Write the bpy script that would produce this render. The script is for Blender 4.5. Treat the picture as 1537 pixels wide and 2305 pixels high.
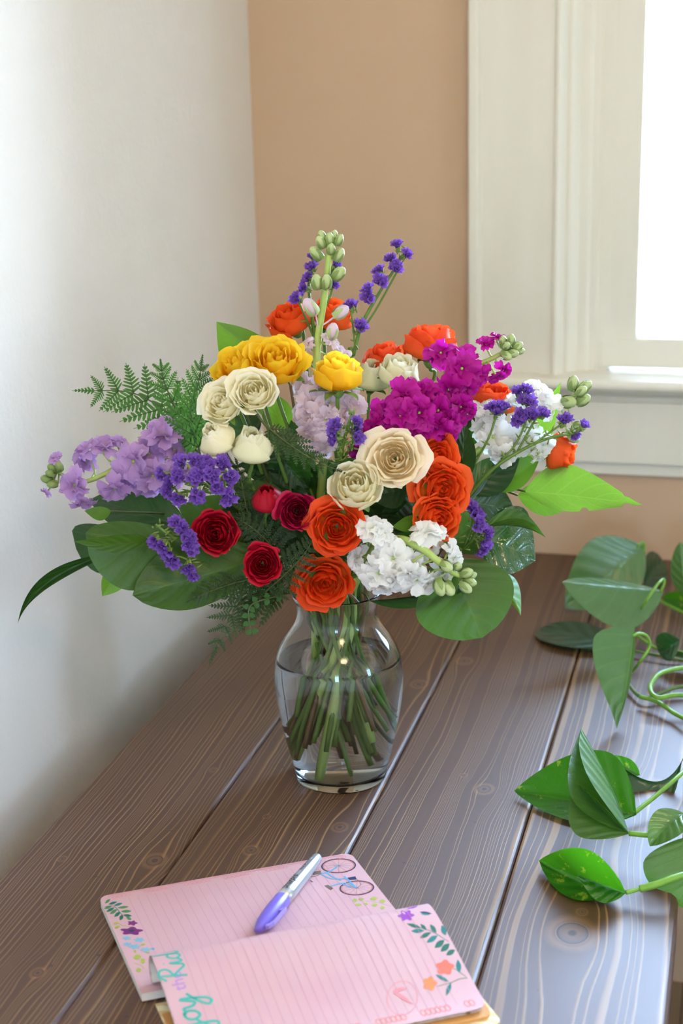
import bpy, math, random
import numpy as np
from math import sin, cos, pi, radians, exp, sqrt, atan2
from mathutils import Vector, Matrix, noise as mnoise

for o in list(bpy.data.objects):
    bpy.data.objects.remove(o)
SC = bpy.context.scene
COL = SC.collection
rnd = random.Random(11)
V = Vector

# ------------------------------------------------------------------ camera
IW, IH, F = 1537.0, 2305.0, 3427.3
YAW, PITCH, ROLL = radians(-15.203), radians(16.173), radians(-1.4294)
CAMP = V((0.41595, -1.50175, 0.75764))
_f = V((sin(YAW)*cos(PITCH), cos(YAW)*cos(PITCH), -sin(PITCH)))
_r = V((cos(YAW), -sin(YAW), 0))
_u = _r.cross(_f)
CR = _r*cos(ROLL) + _u*sin(ROLL)
CU = -_r*sin(ROLL) + _u*cos(ROLL)
FH = V((sin(YAW), cos(YAW), 0))
cam_d = bpy.data.cameras.new('camera')
cam = bpy.data.objects.new('camera', cam_d)
COL.objects.link(cam)
m = Matrix((CR, CU, -_f)).transposed().to_4x4()
m.translation = CAMP
cam.matrix_world = m
cam_d.sensor_fit = 'VERTICAL'
cam_d.sensor_height = 36.0
cam_d.lens = F*36.0/IH
cam_d.clip_start = 0.05
cam_d.dof.use_dof = True
cam_d.dof.focus_distance = 1.56
cam_d.dof.aperture_fstop = 5.0
SC.camera = cam

# ------------------------------------------------------------------ world, light, exposure
SC.view_settings.view_transform = 'Standard'
SC.view_settings.look = 'None'
SC.view_settings.gamma = 1.0
SC.view_settings.use_curve_mapping = False
SC.view_settings.exposure = 0.14
SC.cycles.use_denoising = True
SC.cycles.max_bounces = 10
SC.cycles.transmission_bounces = 10
SC.cycles.transparent_max_bounces = 16
SC.cycles.sample_clamp_indirect = 8.0
SKY = 43.0
w = bpy.data.worlds.new('world')
SC.world = w
w.use_nodes = True
nt = w.node_tree
bg = nt.nodes['Background']
tc = nt.nodes.new('ShaderNodeTexCoord')
sp = nt.nodes.new('ShaderNodeSeparateXYZ')
nt.links.new(tc.outputs['Generated'], sp.inputs[0])
mr = nt.nodes.new('ShaderNodeMapRange')
mr.inputs[1].default_value = -0.3
mr.inputs[2].default_value = 0.75
nt.links.new(sp.outputs[2], mr.inputs[0])
cr = nt.nodes.new('ShaderNodeValToRGB')
cr.color_ramp.elements[0].color = (0.26, 0.30, 0.31, 1)
cr.color_ramp.elements[1].color = (0.46, 0.63, 0.90, 1)
e = cr.color_ramp.elements.new(0.286); e.color = (0.48, 0.57, 0.62, 1)
e = cr.color_ramp.elements.new(0.43); e.color = (0.37, 0.64, 1.02, 1)
nt.links.new(mr.outputs[0], cr.inputs[0])
nt.links.new(cr.outputs[0], bg.inputs['Color'])
bg.inputs['Strength'].default_value = SKY

XW, YW = -0.353, 0.849          # left wall plane, window wall plane
ZF, ZC = -0.76, 1.75            # floor and ceiling (table top is z = 0)
XR, YB = 3.0, -3.4              # wall beyond the table's right side, wall behind the camera
GX0, GX1 = 0.253, 2.70          # glass of the window in view
GZ0, GZ1 = 0.355, 1.58


def portal(name, loc, rot, sx, sy):
    l = bpy.data.lights.new(name, 'AREA')
    l.shape = 'RECTANGLE'; l.size = sx; l.size_y = sy
    l.cycles.is_portal = True
    o = bpy.data.objects.new(name, l); COL.objects.link(o)
    o.location = loc; o.rotation_euler = rot
    return o


portal('window_portal', ((GX0+GX1)/2, YW+0.10, (GZ0+GZ1)/2), (radians(-90), 0, 0), GX1-GX0+0.1, GZ1-GZ0+0.15)
# windows added for fill light: one behind the camera, one in the side wall
BW = (0.5, 1.0, 0.3, 1.0)
portal('fill_portal_behind', ((BW[0]+BW[1])/2, YB-0.1, (BW[2]+BW[3])/2), (radians(90), 0, 0), BW[1]-BW[0], BW[3]-BW[2])
RW = (-1.25, -0.82, 0.3, 1.1)
portal('fill_portal_side', (XR+0.1, (RW[0]+RW[1])/2, (RW[2]+RW[3])/2), (0, radians(90), 0), RW[3]-RW[2], RW[1]-RW[0])


# ------------------------------------------------------------------ pixel helpers
def ray(px, py):
    d = CR*((px-IW/2)/F) - CU*((py-IH/2)/F) + _f
    return d.normalized()


def at(px, py, d=0.0):           # point seen at a pixel, d metres behind the upright plane through the vase axis
    r = ray(px, py)
    return CAMP + r*((d - FH.dot(CAMP))/FH.dot(r))


def on(px, py, z=0.0):           # point seen at a pixel at height z above the table top
    r = ray(px, py)
    return CAMP + r*((z-CAMP.z)/r.z)


def ony(px, py, Y):
    r = ray(px, py)
    return CAMP + r*((Y-CAMP.y)/r.y)


def proj(P):
    q = P - CAMP
    z = q.dot(_f)
    return IW/2 + F*q.dot(CR)/z, IH/2 - F*q.dot(CU)/z


def mpp(P):                      # metres per pixel at a point
    return (P-CAMP).dot(_f)/F


def dirv(r, u, t):               # right, up, toward the camera
    return (_r*r + V((0, 0, 1))*u - FH*t).normalized()


def srgb(h):
    h = h.lstrip('#')
    c = [int(h[i:i+2], 16)/255 for i in (0, 2, 4)]
    return tuple(x/12.92 if x <= 0.04045 else ((x+0.055)/1.055)**2.4 for x in c) + (1,)


# ------------------------------------------------------------------ materials
class NT:
    def __init__(s, name):
        s.m = bpy.data.materials.new(name); s.m.use_nodes = True
        s.t = s.m.node_tree
        s.b = s.t.nodes['Principled BSDF']; s.out = s.t.nodes['Material Output']

    def n(s, typ, **kw):
        x = s.t.nodes.new(typ)
        for k, v in kw.items():
            setattr(x, k, v)
        return x

    def l(s, a, b):
        s.t.links.new(a, b)

    def val(s, x, inp):
        if isinstance(x, (int, float)):
            inp.default_value = x
        elif isinstance(x, tuple):
            inp.default_value = x
        else:
            s.l(x, inp)

    def math(s, op, a, b=0.0, c=0.0, clamp=False):
        x = s.n('ShaderNodeMath', operation=op, use_clamp=clamp)
        s.val(a, x.inputs[0]); s.val(b, x.inputs[1]); s.val(c, x.inputs[2])
        return x.outputs[0]

    def mix(s, f, a, b, mode='MIX'):
        x = s.n('ShaderNodeMix', data_type='RGBA', blend_type=mode)
        s.val(f, x.inputs[0]); s.val(a, x.inputs[6]); s.val(b, x.inputs[7])
        return x.outputs[2]

    def attr(s, name):
        return s.n('ShaderNodeAttribute', attribute_name=name).outputs['Fac']

    def noise(s, vec=None, scale=5.0, detail=2.0, rough=0.5, dist=0.0):
        x = s.n('ShaderNodeTexNoise')
        x.inputs['Scale'].default_value = scale; x.inputs['Detail'].default_value = detail
        x.inputs['Roughness'].default_value = rough; x.inputs['Distortion'].default_value = dist
        if vec is not None:
            s.l(vec, x.inputs['Vector'])
        return x.outputs['Fac']

    def ramp(s, f, stops):
        x = s.n('ShaderNodeValToRGB')
        el = x.color_ramp.elements
        while len(el) < len(stops):
            el.new(0.5)
        for q, (p, c) in zip(el, stops):
            q.position = p; q.color = c
        s.val(f, x.inputs[0])
        return x.outputs[0]

    def obj(s):
        return s.n('ShaderNodeTexCoord').outputs['Object']

    def geo(s):
        return s.n('ShaderNodeNewGeometry').outputs['Position']

    def scaled(s, vec, sc):
        x = s.n('ShaderNodeMapping'); s.l(vec, x.inputs[0]); x.inputs['Scale'].default_value = sc
        return x.outputs[0]

    def bump(s, h, strength, dist=0.001):
        x = s.n('ShaderNodeBump'); x.inputs['Strength'].default_value = strength
        x.inputs['Distance'].default_value = dist; s.l(h, x.inputs['Height'])
        s.l(x.outputs[0], s.b.inputs['Normal'])
        return x

    def p(s, **kw):
        for k, v in kw.items():
            s.val(v, s.b.inputs[k.replace('_', ' ')])
        return s

    def translucent(s, fac, col):
        tr = s.n('ShaderNodeBsdfTranslucent'); s.val(col, tr.inputs[0])
        mx = s.n('ShaderNodeMixShader'); s.val(fac, mx.inputs[0])
        s.l(s.b.outputs[0], mx.inputs[1]); s.l(tr.outputs[0], mx.inputs[2])
        s.l(mx.outputs[0], s.out.inputs[0])


MAT = {}


def plain(name, col, rough=0.5, spec=0.5, metal=0.0, noise=0.0):
    if name in MAT:
        return MAT[name]
    k = NT(name)
    c = srgb(col) if isinstance(col, str) else col
    if noise:
        nz = k.noise(k.obj(), 60, 3)
        d = tuple(x*(1-noise) for x in c[:3]) + (1,)
        k.p(Base_Color=k.mix(nz, d, c))
    else:
        k.p(Base_Color=c)
    k.p(Roughness=rough, Metallic=metal)
    k.b.inputs['Specular IOR Level'].default_value = spec
    MAT[name] = k.m
    return k.m


def petal_mat(name, base, mid, tip, trans=0.35, rough=0.55, vein=0.0):
    k = NT(name)
    t = k.attr('t')
    c = k.ramp(t, [(0.0, srgb(base)), (0.45, srgb(mid)), (1.0, srgb(tip))])
    nz = k.noise(k.geo(), 90, 2)
    c = k.mix(k.math('MULTIPLY', nz, 0.25), c, srgb(mid))
    k.p(Base_Color=c, Roughness=rough)
    k.b.inputs['Specular IOR Level'].default_value = 0.25
    s_ = k.attr('s')
    fine = k.math('SINE', k.math('MULTIPLY', s_, 38.0))
    k.bump(fine, 0.06, 0.0006)
    k.translucent(trans, c)
    MAT[name] = k.m
    return k.m


def leaf_mat(name, col, vein, trans_col, trans=0.3, rough=0.35, nveins=7.0, bump=0.35, spots=None, spec=0.5, vein_amt=0.5):
    k = NT(name)
    t = k.attr('t'); s_ = k.attr('s')
    a = k.math('ABSOLUTE', s_)
    ph = k.math('SUBTRACT', k.math('MULTIPLY', t, nveins), k.math('MULTIPLY', a, nveins*0.28))
    fr = k.math('ABSOLUTE', k.math('SUBTRACT', k.math('FRACT', ph), 0.5))     # 0 at vein
    side = k.math('SUBTRACT', 1.0, k.math('MULTIPLY', fr, 9.0), clamp=True)
    mid = k.math('SUBTRACT', 1.0, k.math('MULTIPLY', a, 22.0), clamp=True)
    net = k.n('ShaderNodeTexVoronoi', feature='DISTANCE_TO_EDGE'); net.inputs['Scale'].default_value = 220
    k.l(k.geo(), net.inputs['Vector'])
    nv = k.math('SUBTRACT', 1.0, k.math('MULTIPLY', net.outputs['Distance'], 9.0), clamp=True)
    v = k.math('MAXIMUM', mid, k.math('MULTIPLY', side, 0.6))
    v = k.math('MAXIMUM', v, k.math('MULTIPLY', nv, 0.22))
    nz = k.noise(k.geo(), 45, 3)
    c0 = srgb(col)
    dark = tuple(x*0.7 for x in c0[:3]) + (1,)
    c = k.mix(nz, dark, c0)
    if spots:
        n2 = k.noise(k.scaled(k.geo(), (60, 30, 60)), 1.0, 4, 0.7)
        sm = k.math('MULTIPLY', k.math('SUBTRACT', n2, 0.585), 14.0, clamp=True)
        c = k.mix(k.math('MULTIPLY', sm, 0.7), c, srgb(spots))
    c = k.mix(k.math('MULTIPLY', v, vein_amt), c, srgb(vein))
    k.p(Base_Color=c, Roughness=rough)
    k.b.inputs['Specular IOR Level'].default_value = spec
    hb = k.math('SUBTRACT', k.math('SINE', k.math('MULTIPLY', ph, 6.283)), k.math('MULTIPLY', v, 0.8))
    k.bump(hb, bump, 0.0012)
    tcl = k.mix(k.math('MULTIPLY', v, 0.35), srgb(trans_col), dark)
    if spots:
        tcl = k.mix(k.math('MULTIPLY', sm, 0.6), tcl, srgb(spots))
    k.translucent(trans, tcl)
    MAT[name] = k.m
    return k.m


petal_mat('orange_petal', '#f9a636', '#f66426', '#f86022', 0.36)
petal_mat('deep_orange_petal', '#e98a28', '#ec4a18', '#f05018', 0.32)
petal_mat('coral_petal', '#f8b24a', '#f5652a', '#f4572c', 0.4)
petal_mat('red_petal', '#8e0a1c', '#bd0f2b', '#c8142e', 0.25, 0.5)
petal_mat('crimson_petal', '#7c0a26', '#ad0f3a', '#b81244', 0.25, 0.5)
petal_mat('cream_petal', '#eee9b0', '#fdf4cc', '#fffae6', 0.42)
petal_mat('green_cream_petal', '#d6dc9c', '#f6f3cc', '#fcf8e2', 0.45)
petal_mat('warm_cream_petal', '#f4dfa4', '#fdebc2', '#fff2d8', 0.38)
petal_mat('yellow_petal', '#f7b812', '#fdcb20', '#ffdc3c', 0.48)
petal_mat('magenta_petal', '#a80c78', '#b90f8d', '#c41c9c', 0.36, 0.45)
petal_mat('lavender_petal', '#d9c2c8', '#c49bd2', '#cfa6dc', 0.4)
petal_mat('white_petal', '#e9ecc8', '#f6f4ee', '#faf8f4', 0.36)
petal_mat('blush_petal', '#e6e2c4', '#eed9e2', '#f2dfea', 0.38)
petal_mat('statice_petal', '#5c3488', '#7f50b6', '#9468c8', 0.34, 0.7)
leaf_mat('salal_dark', '#24461d', '#3c6230', '#4a7a18', 0.16, 0.34, 6, 0.26, vein_amt=0.6)
leaf_mat('salal_olive', '#3b5f1a', '#56782c', '#5d8a1a', 0.28, 0.42, 6, 0.24, vein_amt=0.6)
leaf_mat('salal_light', '#5d8c28', '#86ac4c', '#7fae2c', 0.42, 0.45, 6, 0.14)
leaf_mat('salal_bright', '#6c9a2a', '#9ec058', '#86b42a', 0.45, 0.5, 6, 0.12, vein_amt=0.7)
leaf_mat('salal_gloss', '#2c5326', '#40683a', '#4f8a20', 0.14, 0.18, 5, 0.45, spec=1.0)
leaf_mat('pothos_leaf', '#2f7a16', '#5aa030', '#5cb014', 0.36, 0.26, 5, 0.35, spots='#b4c83c', spec=0.6, vein_amt=0.35)
leaf_mat('pothos_pale', '#4c7c34', '#7aa058', '#6aa428', 0.26, 0.27, 6, 0.28, spec=1.0, vein_amt=0.45)
leaf_mat('pothos_dark', '#1f4a2a', '#355f38', '#3c7a1c', 0.12, 0.3, 5, 0.3, spec=0.7, vein_amt=0.3)
leaf_mat('fern_leaf', '#3c6d2a', '#5a8640', '#6ea62c', 0.28, 0.45, 9, 0.3, vein_amt=0.3)
leaf_mat('fern_dark', '#2d4a1c', '#48642c', '#55801e', 0.2, 0.45, 9, 0.3, vein_amt=0.3)


def stem_mat(name, a, b, rough=0.45, trans=0.0):
    k = NT(name)
    nz = k.noise(k.scaled(k.geo(), (120, 120, 25)), 1.0, 3)
    k.p(Base_Color=k.mix(nz, srgb(a), srgb(b)), Roughness=rough)
    MAT[name] = k.m


stem_mat('stem_green', '#4c6b22', '#6f8f35')
stem_mat('stem_pale', '#9ab44e', '#b9cc72')
stem_mat('stem_dark', '#33401a', '#56602a')
stem_mat('stem_woody', '#5a3a24', '#8a6a3e')
stem_mat('sepal_green', '#4f7a2a', '#7ea04c')
stem_mat('bud_green', '#8fa85c', '#c6d09a')
stem_mat('bud_dark_green', '#6b8440', '#8fa05c')
stem_mat('fuzz_green', '#5c7830', '#93a652', 0.8)
stem_mat('vine_green', '#5f9428', '#86b440', 0.35)
stem_mat('vine_dark', '#41602a', '#6a8a3a', 0.4)


def wall_mat(name, col, bump=0.35, scale=110):
    k = NT(name)
    g = k.geo()
    n1 = k.noise(g, scale, 4, 0.6); n2 = k.noise(g, 9, 3, 0.6)
    h = k.math('ADD', n1, k.math('MULTIPLY', n2, 1.6))
    c0 = srgb(col); d = tuple(x*0.95 for x in c0[:3]) + (1,)
    k.p(Base_Color=k.mix(n2, d, c0), Roughness=0.5)
    k.b.inputs['Specular IOR Level'].default_value = 0.3
    k.bump(h, bump, 0.0025)
    MAT[name] = k.m
    return k.m


wall_mat('wall_paint', '#e5dcd0', 0.45)
wall_mat('bounce_tan_paint', '#cfae8e', 0.22)  # same paint as beside the table, warm bounce tan put into the colour
wall_mat('ceiling_paint', '#efe8dc', 0.1)
k = NT('trim_paint')
nz = k.noise(k.scaled(k.geo(), (30, 30, 4)), 1.0, 3)
k.p(Base_Color=k.mix(nz, srgb('#e2dac8'), srgb('#ebe5d6')), Roughness=0.32)
MAT['trim_paint'] = k.m


def glassy(name, ior, rough=0.0, col=(1, 1, 1, 1)):
    k = NT(name)
    g = k.n('ShaderNodeBsdfGlass'); g.inputs['IOR'].default_value = ior
    g.inputs['Roughness'].default_value = rough; g.inputs['Color'].default_value = col
    k.l(g.outputs[0], k.out.inputs[0])
    MAT[name] = k.m


glassy('vase_glass', 1.45, 0.0, (0.985, 0.995, 0.995, 1))
glassy('water', 1.33, 0.0, (0.985, 0.995, 0.985, 1))
k = NT('window_glass')            # thin flat pane: lets light straight through with a weak mirror reflection
tr = k.n('ShaderNodeBsdfTransparent'); gl = k.n('ShaderNodeBsdfGlossy'); gl.inputs['Roughness'].default_value = 0.02
fr = k.n('ShaderNodeFresnel'); fr.inputs[0].default_value = 1.45
mx = k.n('ShaderNodeMixShader'); k.l(fr.outputs[0], mx.inputs[0]); k.l(tr.outputs[0], mx.inputs[1]); k.l(gl.outputs[0], mx.inputs[2])
k.l(mx.outputs[0], k.out.inputs[0])
MAT['window_glass'] = k.m


# ------------------------------------------------------------------ object helpers
def tag(o, label=None, cat=None, group=None, kind=None):
    if label: o['label'] = label
    if cat: o['category'] = cat
    if group: o['group'] = group
    if kind: o['kind'] = kind
    return o


def thing(name, loc, label, cat, group=None):
    o = bpy.data.objects.new(name, None)
    o.empty_display_size = 0.01
    COL.objects.link(o)
    o.location = loc
    return tag(o, label, cat, group)


def origin_of(p):
    loc = V((0, 0, 0))
    while p is not None:
        loc = loc + p.location; p = p.parent
    return loc


class MB:
    def __init__(s):
        s.v = []; s.f = []; s.t = []; s.s = []; s.mi = []; s.cur = 0

    def add(s, verts, faces, t=None, ss=None):
        o = len(s.v)
        s.v += [tuple(x) for x in verts]
        s.t += t if t is not None else [0.5]*len(verts)
        s.s += ss if ss is not None else [0.0]*len(verts)
        s.f += [tuple(i+o for i in q) for q in faces]
        s.mi += [s.cur]*len(faces)
        return s

    def grid(s, nu, nv, fn, close_u=False):
        vs = []; tt = []; sa = []
        for j in range(nv+1):
            for i in range(nu + (0 if close_u else 1)):
                a = i/nu; b = j/nv
                vs.append(fn(a, b)); tt.append(b); sa.append(a*2-1)
        n = nu if close_u else nu+1
        fs = []
        for j in range(nv):
            for i in range(nu):
                i2 = (i+1) % n
                fs.append((j*n+i, j*n+i2, (j+1)*n+i2, (j+1)*n+i))
        return s.add(vs, fs, tt, sa)

    def tube(s, pts, rad, n=8, cap=True):
        pts = [V(p) for p in pts]
        m_ = len(pts)
        if not hasattr(rad, '__len__'):
            rad = [rad]*m_
        vs = []; tt = []; sa = []
        up = None
        for i, p in enumerate(pts):
            d = (pts[min(i+1, m_-1)] - pts[max(i-1, 0)])
            if d.length < 1e-9: d = V((0, 0, 1))
            d.normalize()
            if up is None:
                up = d.orthogonal().normalized()
            up = (up - d*up.dot(d))
            up = up.normalized() if up.length > 1e-6 else d.orthogonal().normalized()
            w_ = d.cross(up)
            for k_ in range(n):
                a = 2*pi*k_/n
                vs.append(p + (up*cos(a)+w_*sin(a))*rad[i]); tt.append(i/max(1, m_-1)); sa.append(0.5)
        fs = []
        for i in range(m_-1):
            for k_ in range(n):
                fs.append((i*n+k_, i*n+(k_+1) % n, (i+1)*n+(k_+1) % n, (i+1)*n+k_))
        if cap:
            fs.append(tuple(range(n-1, -1, -1))); fs.append(tuple((m_-1)*n+k_ for k_ in range(n)))
        return s.add(vs, fs, tt, sa)

    def lathe(s, prof, n=24, axis=None, org=V((0, 0, 0)), cap=True):
        # prof: list of (r, h)
        axis = V(axis) if axis is not None else V((0, 0, 1))
        x = axis.orthogonal().normalized(); y = axis.cross(x)
        vs = []; tt = []; sa = []
        for i, (r, h) in enumerate(prof):
            for k_ in range(n):
                a = 2*pi*k_/n
                vs.append(org + axis*h + (x*cos(a)+y*sin(a))*r); tt.append(i/(len(prof)-1)); sa.append(0.4)
        fs = []
        for i in range(len(prof)-1):
            for k_ in range(n):
                fs.append((i*n+k_, i*n+(k_+1) % n, (i+1)*n+(k_+1) % n, (i+1)*n+k_))
        if cap:
            fs.append(tuple(range(n-1, -1, -1))); fs.append(tuple((len(prof)-1)*n+k_ for k_ in range(n)))
        return s.add(vs, fs, tt, sa)

    def box(s, x0, x1, y0, y1, z0, z1):
        vs = [(x, y, z) for z in (z0, z1) for y in (y0, y1) for x in (x0, x1)]
        return s.add(vs, [(0, 2, 3, 1), (4, 5, 7, 6), (0, 1, 5, 4), (2, 6, 7, 3), (0, 4, 6, 2), (1, 3, 7, 5)])

    def extrude(s, poly, fn, a, b, closed=True):
        # poly: 2D outline; fn(u, v, w) -> 3D
        n = len(poly)
        vs = [fn(u, v, a) for u, v in poly] + [fn(u, v, b) for u, v in poly]
        fs = [(i, (i+1) % n, n+(i+1) % n, n+i) for i in range(n if closed else n-1)]
        if closed:
            fs += [tuple(range(n-1, -1, -1)), tuple(range(n, 2*n))]
        return s.add(vs, fs)

    def build(s, name, mat, parent=None, smooth=True, recalc=False):
        me = bpy.data.meshes.new(name)
        org = origin_of(parent)
        me.from_pydata([(x-org.x, y-org.y, z-org.z) for x, y, z in s.v], [], s.f)
        for mm in (mat if isinstance(mat, (list, tuple)) else [mat]):
            me.materials.append(MAT[mm] if isinstance(mm, str) else mm)
        if smooth:
            me.polygons.foreach_set('use_smooth', [True]*len(s.f))
        if isinstance(mat, (list, tuple)):
            me.polygons.foreach_set('material_index', s.mi)
        for nm, dat in (('t', s.t), ('s', s.s)):
            a = me.attributes.new(nm, 'FLOAT', 'POINT'); a.data.foreach_set('value', dat)
        if recalc:
            import bmesh
            b_ = bmesh.new(); b_.from_mesh(me); bmesh.ops.recalc_face_normals(b_, faces=b_.faces); b_.to_mesh(me); b_.free()
        me.update()
        o = bpy.data.objects.new(name, me)
        COL.objects.link(o)
        if parent is not None:
            o.parent = parent
        return o


def bevel(o, w_=0.003, seg=2):
    b = o.modifiers.new('bevel', 'BEVEL'); b.width = w_; b.segments = seg; b.limit_method = 'ANGLE'
    return o


def spline(pts, n=8):
    pts = [V(p) for p in pts]
    if len(pts) < 3:
        return [pts[0].lerp(pts[1], i/n) for i in range(n+1)]
    out = []
    for i in range(len(pts)-1):
        p1, p2 = pts[i], pts[i+1]
        p0 = pts[i-1] if i else p1*2-p2
        p3 = pts[i+2] if i+2 < len(pts) else p2*2-p1
        for j in range(n):
            t = j/n
            out.append(0.5*((2*p1)+(p2-p0)*t+(2*p0-5*p1+4*p2-p3)*t*t+(3*p1-p0-3*p2+p3)*t**3))
    out.append(pts[-1])
    return out


def sstep(a, b, x):
    t = min(1, max(0, (x-a)/(b-a))); return t*t*(3-2*t)


def frame(axis):
    x = axis.orthogonal().normalized()
    return x, axis.cross(x)


# ================================================================== THE ROOM
def struct(name, mb, mat, parent=None, smooth=False, label=None):
    o = mb.build(name, mat, parent, smooth)
    if parent is None:
        o['kind'] = 'structure'
    if label: o['label'] = label
    return o


def wall_grid(name, mat, fn, holes, u0, u1, v0, v1, th):
    # a wall slab in (u, v) with one rectangular hole
    us = sorted({u0, u1, *[h[0] for h in holes], *[h[1] for h in holes]})
    vs = sorted({v0, v1, *[h[2] for h in holes], *[h[3] for h in holes]})
    mb = MB()
    for a, b in zip(us, us[1:]):
        for c, d in zip(vs, vs[1:]):
            if any(h[0] <= a and b <= h[1] and h[2] <= c and d <= h[3] for h in holes):
                continue
            q = []
            for w_ in (0, th):
                q += [fn(a, c, w_), fn(b, c, w_), fn(b, d, w_), fn(a, d, w_)]
            mb.add(q, [(0, 1, 2, 3), (7, 6, 5, 4), (0, 4, 5, 1), (1, 5, 6, 2), (2, 6, 7, 3), (3, 7, 4, 0)])
    return struct(name, mb, mat)


struct('wall_left', MB().box(XW-0.12, XW, YB-0.15, YW+0.0, ZF, ZC), 'wall_paint', label='painted plaster wall beside the table, washed by window light')
REV = 0.09
HX0, HX1, HZ0, HZ1 = 0.1405, GX1+0.095, 0.292, GZ1+0.08
wall_grid('wall_back', 'bounce_tan_paint', lambda u, v, w_: (u, YW+w_, v), [(HX0, HX1, HZ0, HZ1)], XW-0.12, XR+0.12, ZF, ZC, REV)['label'] = 'painted wall around the window, tan of the bounce light put into its colour'
wall_grid('wall_front', 'wall_paint', lambda u, v, w_: (u, YB-w_, v), [BW], XW, XR+0.12, ZF, ZC, 0.14)
wall_grid('wall_right', 'wall_paint', lambda u, v, w_: (XR+w_, u, v), [RW], YB, YW, ZF, ZC, 0.14)
struct('ceiling', MB().box(XW-0.12, XR+0.14, YB-0.15, YW+0.14, ZC, ZC+0.1), 'ceiling_paint')

k = NT('floor_wood')
g = k.geo()
pl = k.math('FLOOR', k.math('MULTIPLY', k.n('ShaderNodeSeparateXYZ').outputs[0], 1.0))
sx = k.n('ShaderNodeSeparateXYZ'); k.l(g, sx.inputs[0])
edge = k.math('FRACT', k.math('MULTIPLY', sx.outputs[0], 11.0))
ln = k.math('LESS_THAN', edge, 0.03)
nz = k.noise(k.scaled(g, (60, 3, 3)), 1.0, 3)
k.p(Base_Color=k.mix(ln, k.mix(nz, srgb('#7a624c'), srgb('#957c62')), srgb('#3a2a1e')), Roughness=0.4)
MAT['floor_wood'] = k.m
struct('floor', MB().box(XW-0.12, XR+0.14, YB-0.15, YW+0.14, ZF-0.1, ZF), 'floor_wood')

# rug under the table
k = NT('rug_pile')
g = k.geo()
wv = k.n('ShaderNodeTexWave', wave_type='RINGS'); wv.inputs['Scale'].default_value = 5.0; wv.inputs['Distortion'].default_value = 4.0
wv.inputs['Detail'].default_value = 1.0; wv.inputs['Detail Scale'].default_value = 1.6
k.l(g, wv.inputs['Vector'])
ln = k.math('GREATER_THAN', wv.outputs['Fac'], 0.86)
nz = k.noise(g, 400, 2)
k.p(Base_Color=k.mix(ln, k.mix(nz, srgb('#1c120c'), srgb('#33221a')), srgb('#7a5c38')), Roughness=0.95)
k.bump(nz, 0.8, 0.004)
MAT['rug_pile'] = k.m
rug = MB().box(0.352, 1.9, -1.6, 0.55, ZF, ZF+0.012).build('area_rug', 'rug_pile', None, False)
tag(rug, 'dark brown rug with curling tan line pattern on the floor beside the table', 'rug')

# ---- window
WIN = thing('window_1', (0, YW, 0.3), None, None)
WIN['kind'] = 'structure'; WIN['label'] = 'cream painted sash window with moulded casing and sill'


def mould(name, prof, z0, z1, mirror=False):
    # prof (x, y offset from wall plane); swept upward
    cx_ = (GX0+GX1)
    fn = (lambda u, v, w_: (cx_-u, YW+v, w_)) if mirror else (lambda u, v, w_: (u, YW+v, w_))
    o = MB().extrude(prof, fn, z0, z1).build(name, 'trim_paint', WIN, False, True)
    bevel(o, 0.0012, 2)
    return o


def xat(px, yo, py=400):
    return ony(px, py, YW+yo).x


def rnd_bead(cx_, cy_, r, a0, a1, n=7):
    return [(cx_+r*cos(radians(a0+(a1-a0)*i/n)), cy_+r*sin(radians(a0+(a1-a0)*i/n))) for i in range(n+1)]


xc0 = xat(1052.5, -0.03); xc1 = xat(1084, -0.022); xc2 = xat(1252, -0.022)
xb1 = xat(1268, -0.024); xb2 = xat(1292, -0.010); xs0 = xat(1361, 0.03); xs1 = xat(1449, 0.03)
xe0, xe1 = xat(1255, -0.024), xat(1275, -0.004)
xf0, xf1 = xat(1286, -0.003), xat(1305, 0.012)
casing = [(xc0, 0.0), (xc0, -0.026), (xc0+0.002, -0.030), (xc1-0.006, -0.030), (xc1-0.003, -0.027), (xc1, -0.021), (xc2-0.004, -0.021),
          (xc2-0.003, -0.025), (xe0, -0.026), (xe0+0.003, -0.024), (xe1-0.001, -0.006), (xe1, 0.0)]
SILLZ = 0.292
mould('casing', casing, SILLZ, 1.74)
mould('casing', casing, SILLZ, 1.74, True)
stop = [(xe1-0.004, 0.001), (xe1-0.004, -0.003), (xf0-0.002, -0.004), (xf0+0.002, -0.002), (xf1-0.001, 0.010), (xf1, 0.012), (xs0-0.022, 0.012), (xs0-0.018, 0.016), (xs0-0.006, 0.016), (xs0-0.006, 0.024), (xs0+0.012, 0.024), (xs0+0.012, REV-0.002), (0.141, REV-0.002), (0.141, 0.001)]
mould('window_stop', stop, SILLZ, GZ1+0.09)
mould('window_stop', stop, SILLZ, GZ1+0.09, True)
MB().box(xb1, GX0+GX1-xb1, YW-0.02, YW+REV-0.002, GZ1+0.07, GZ1+0.16).build('head_casing', 'trim_paint', WIN, False)
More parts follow.
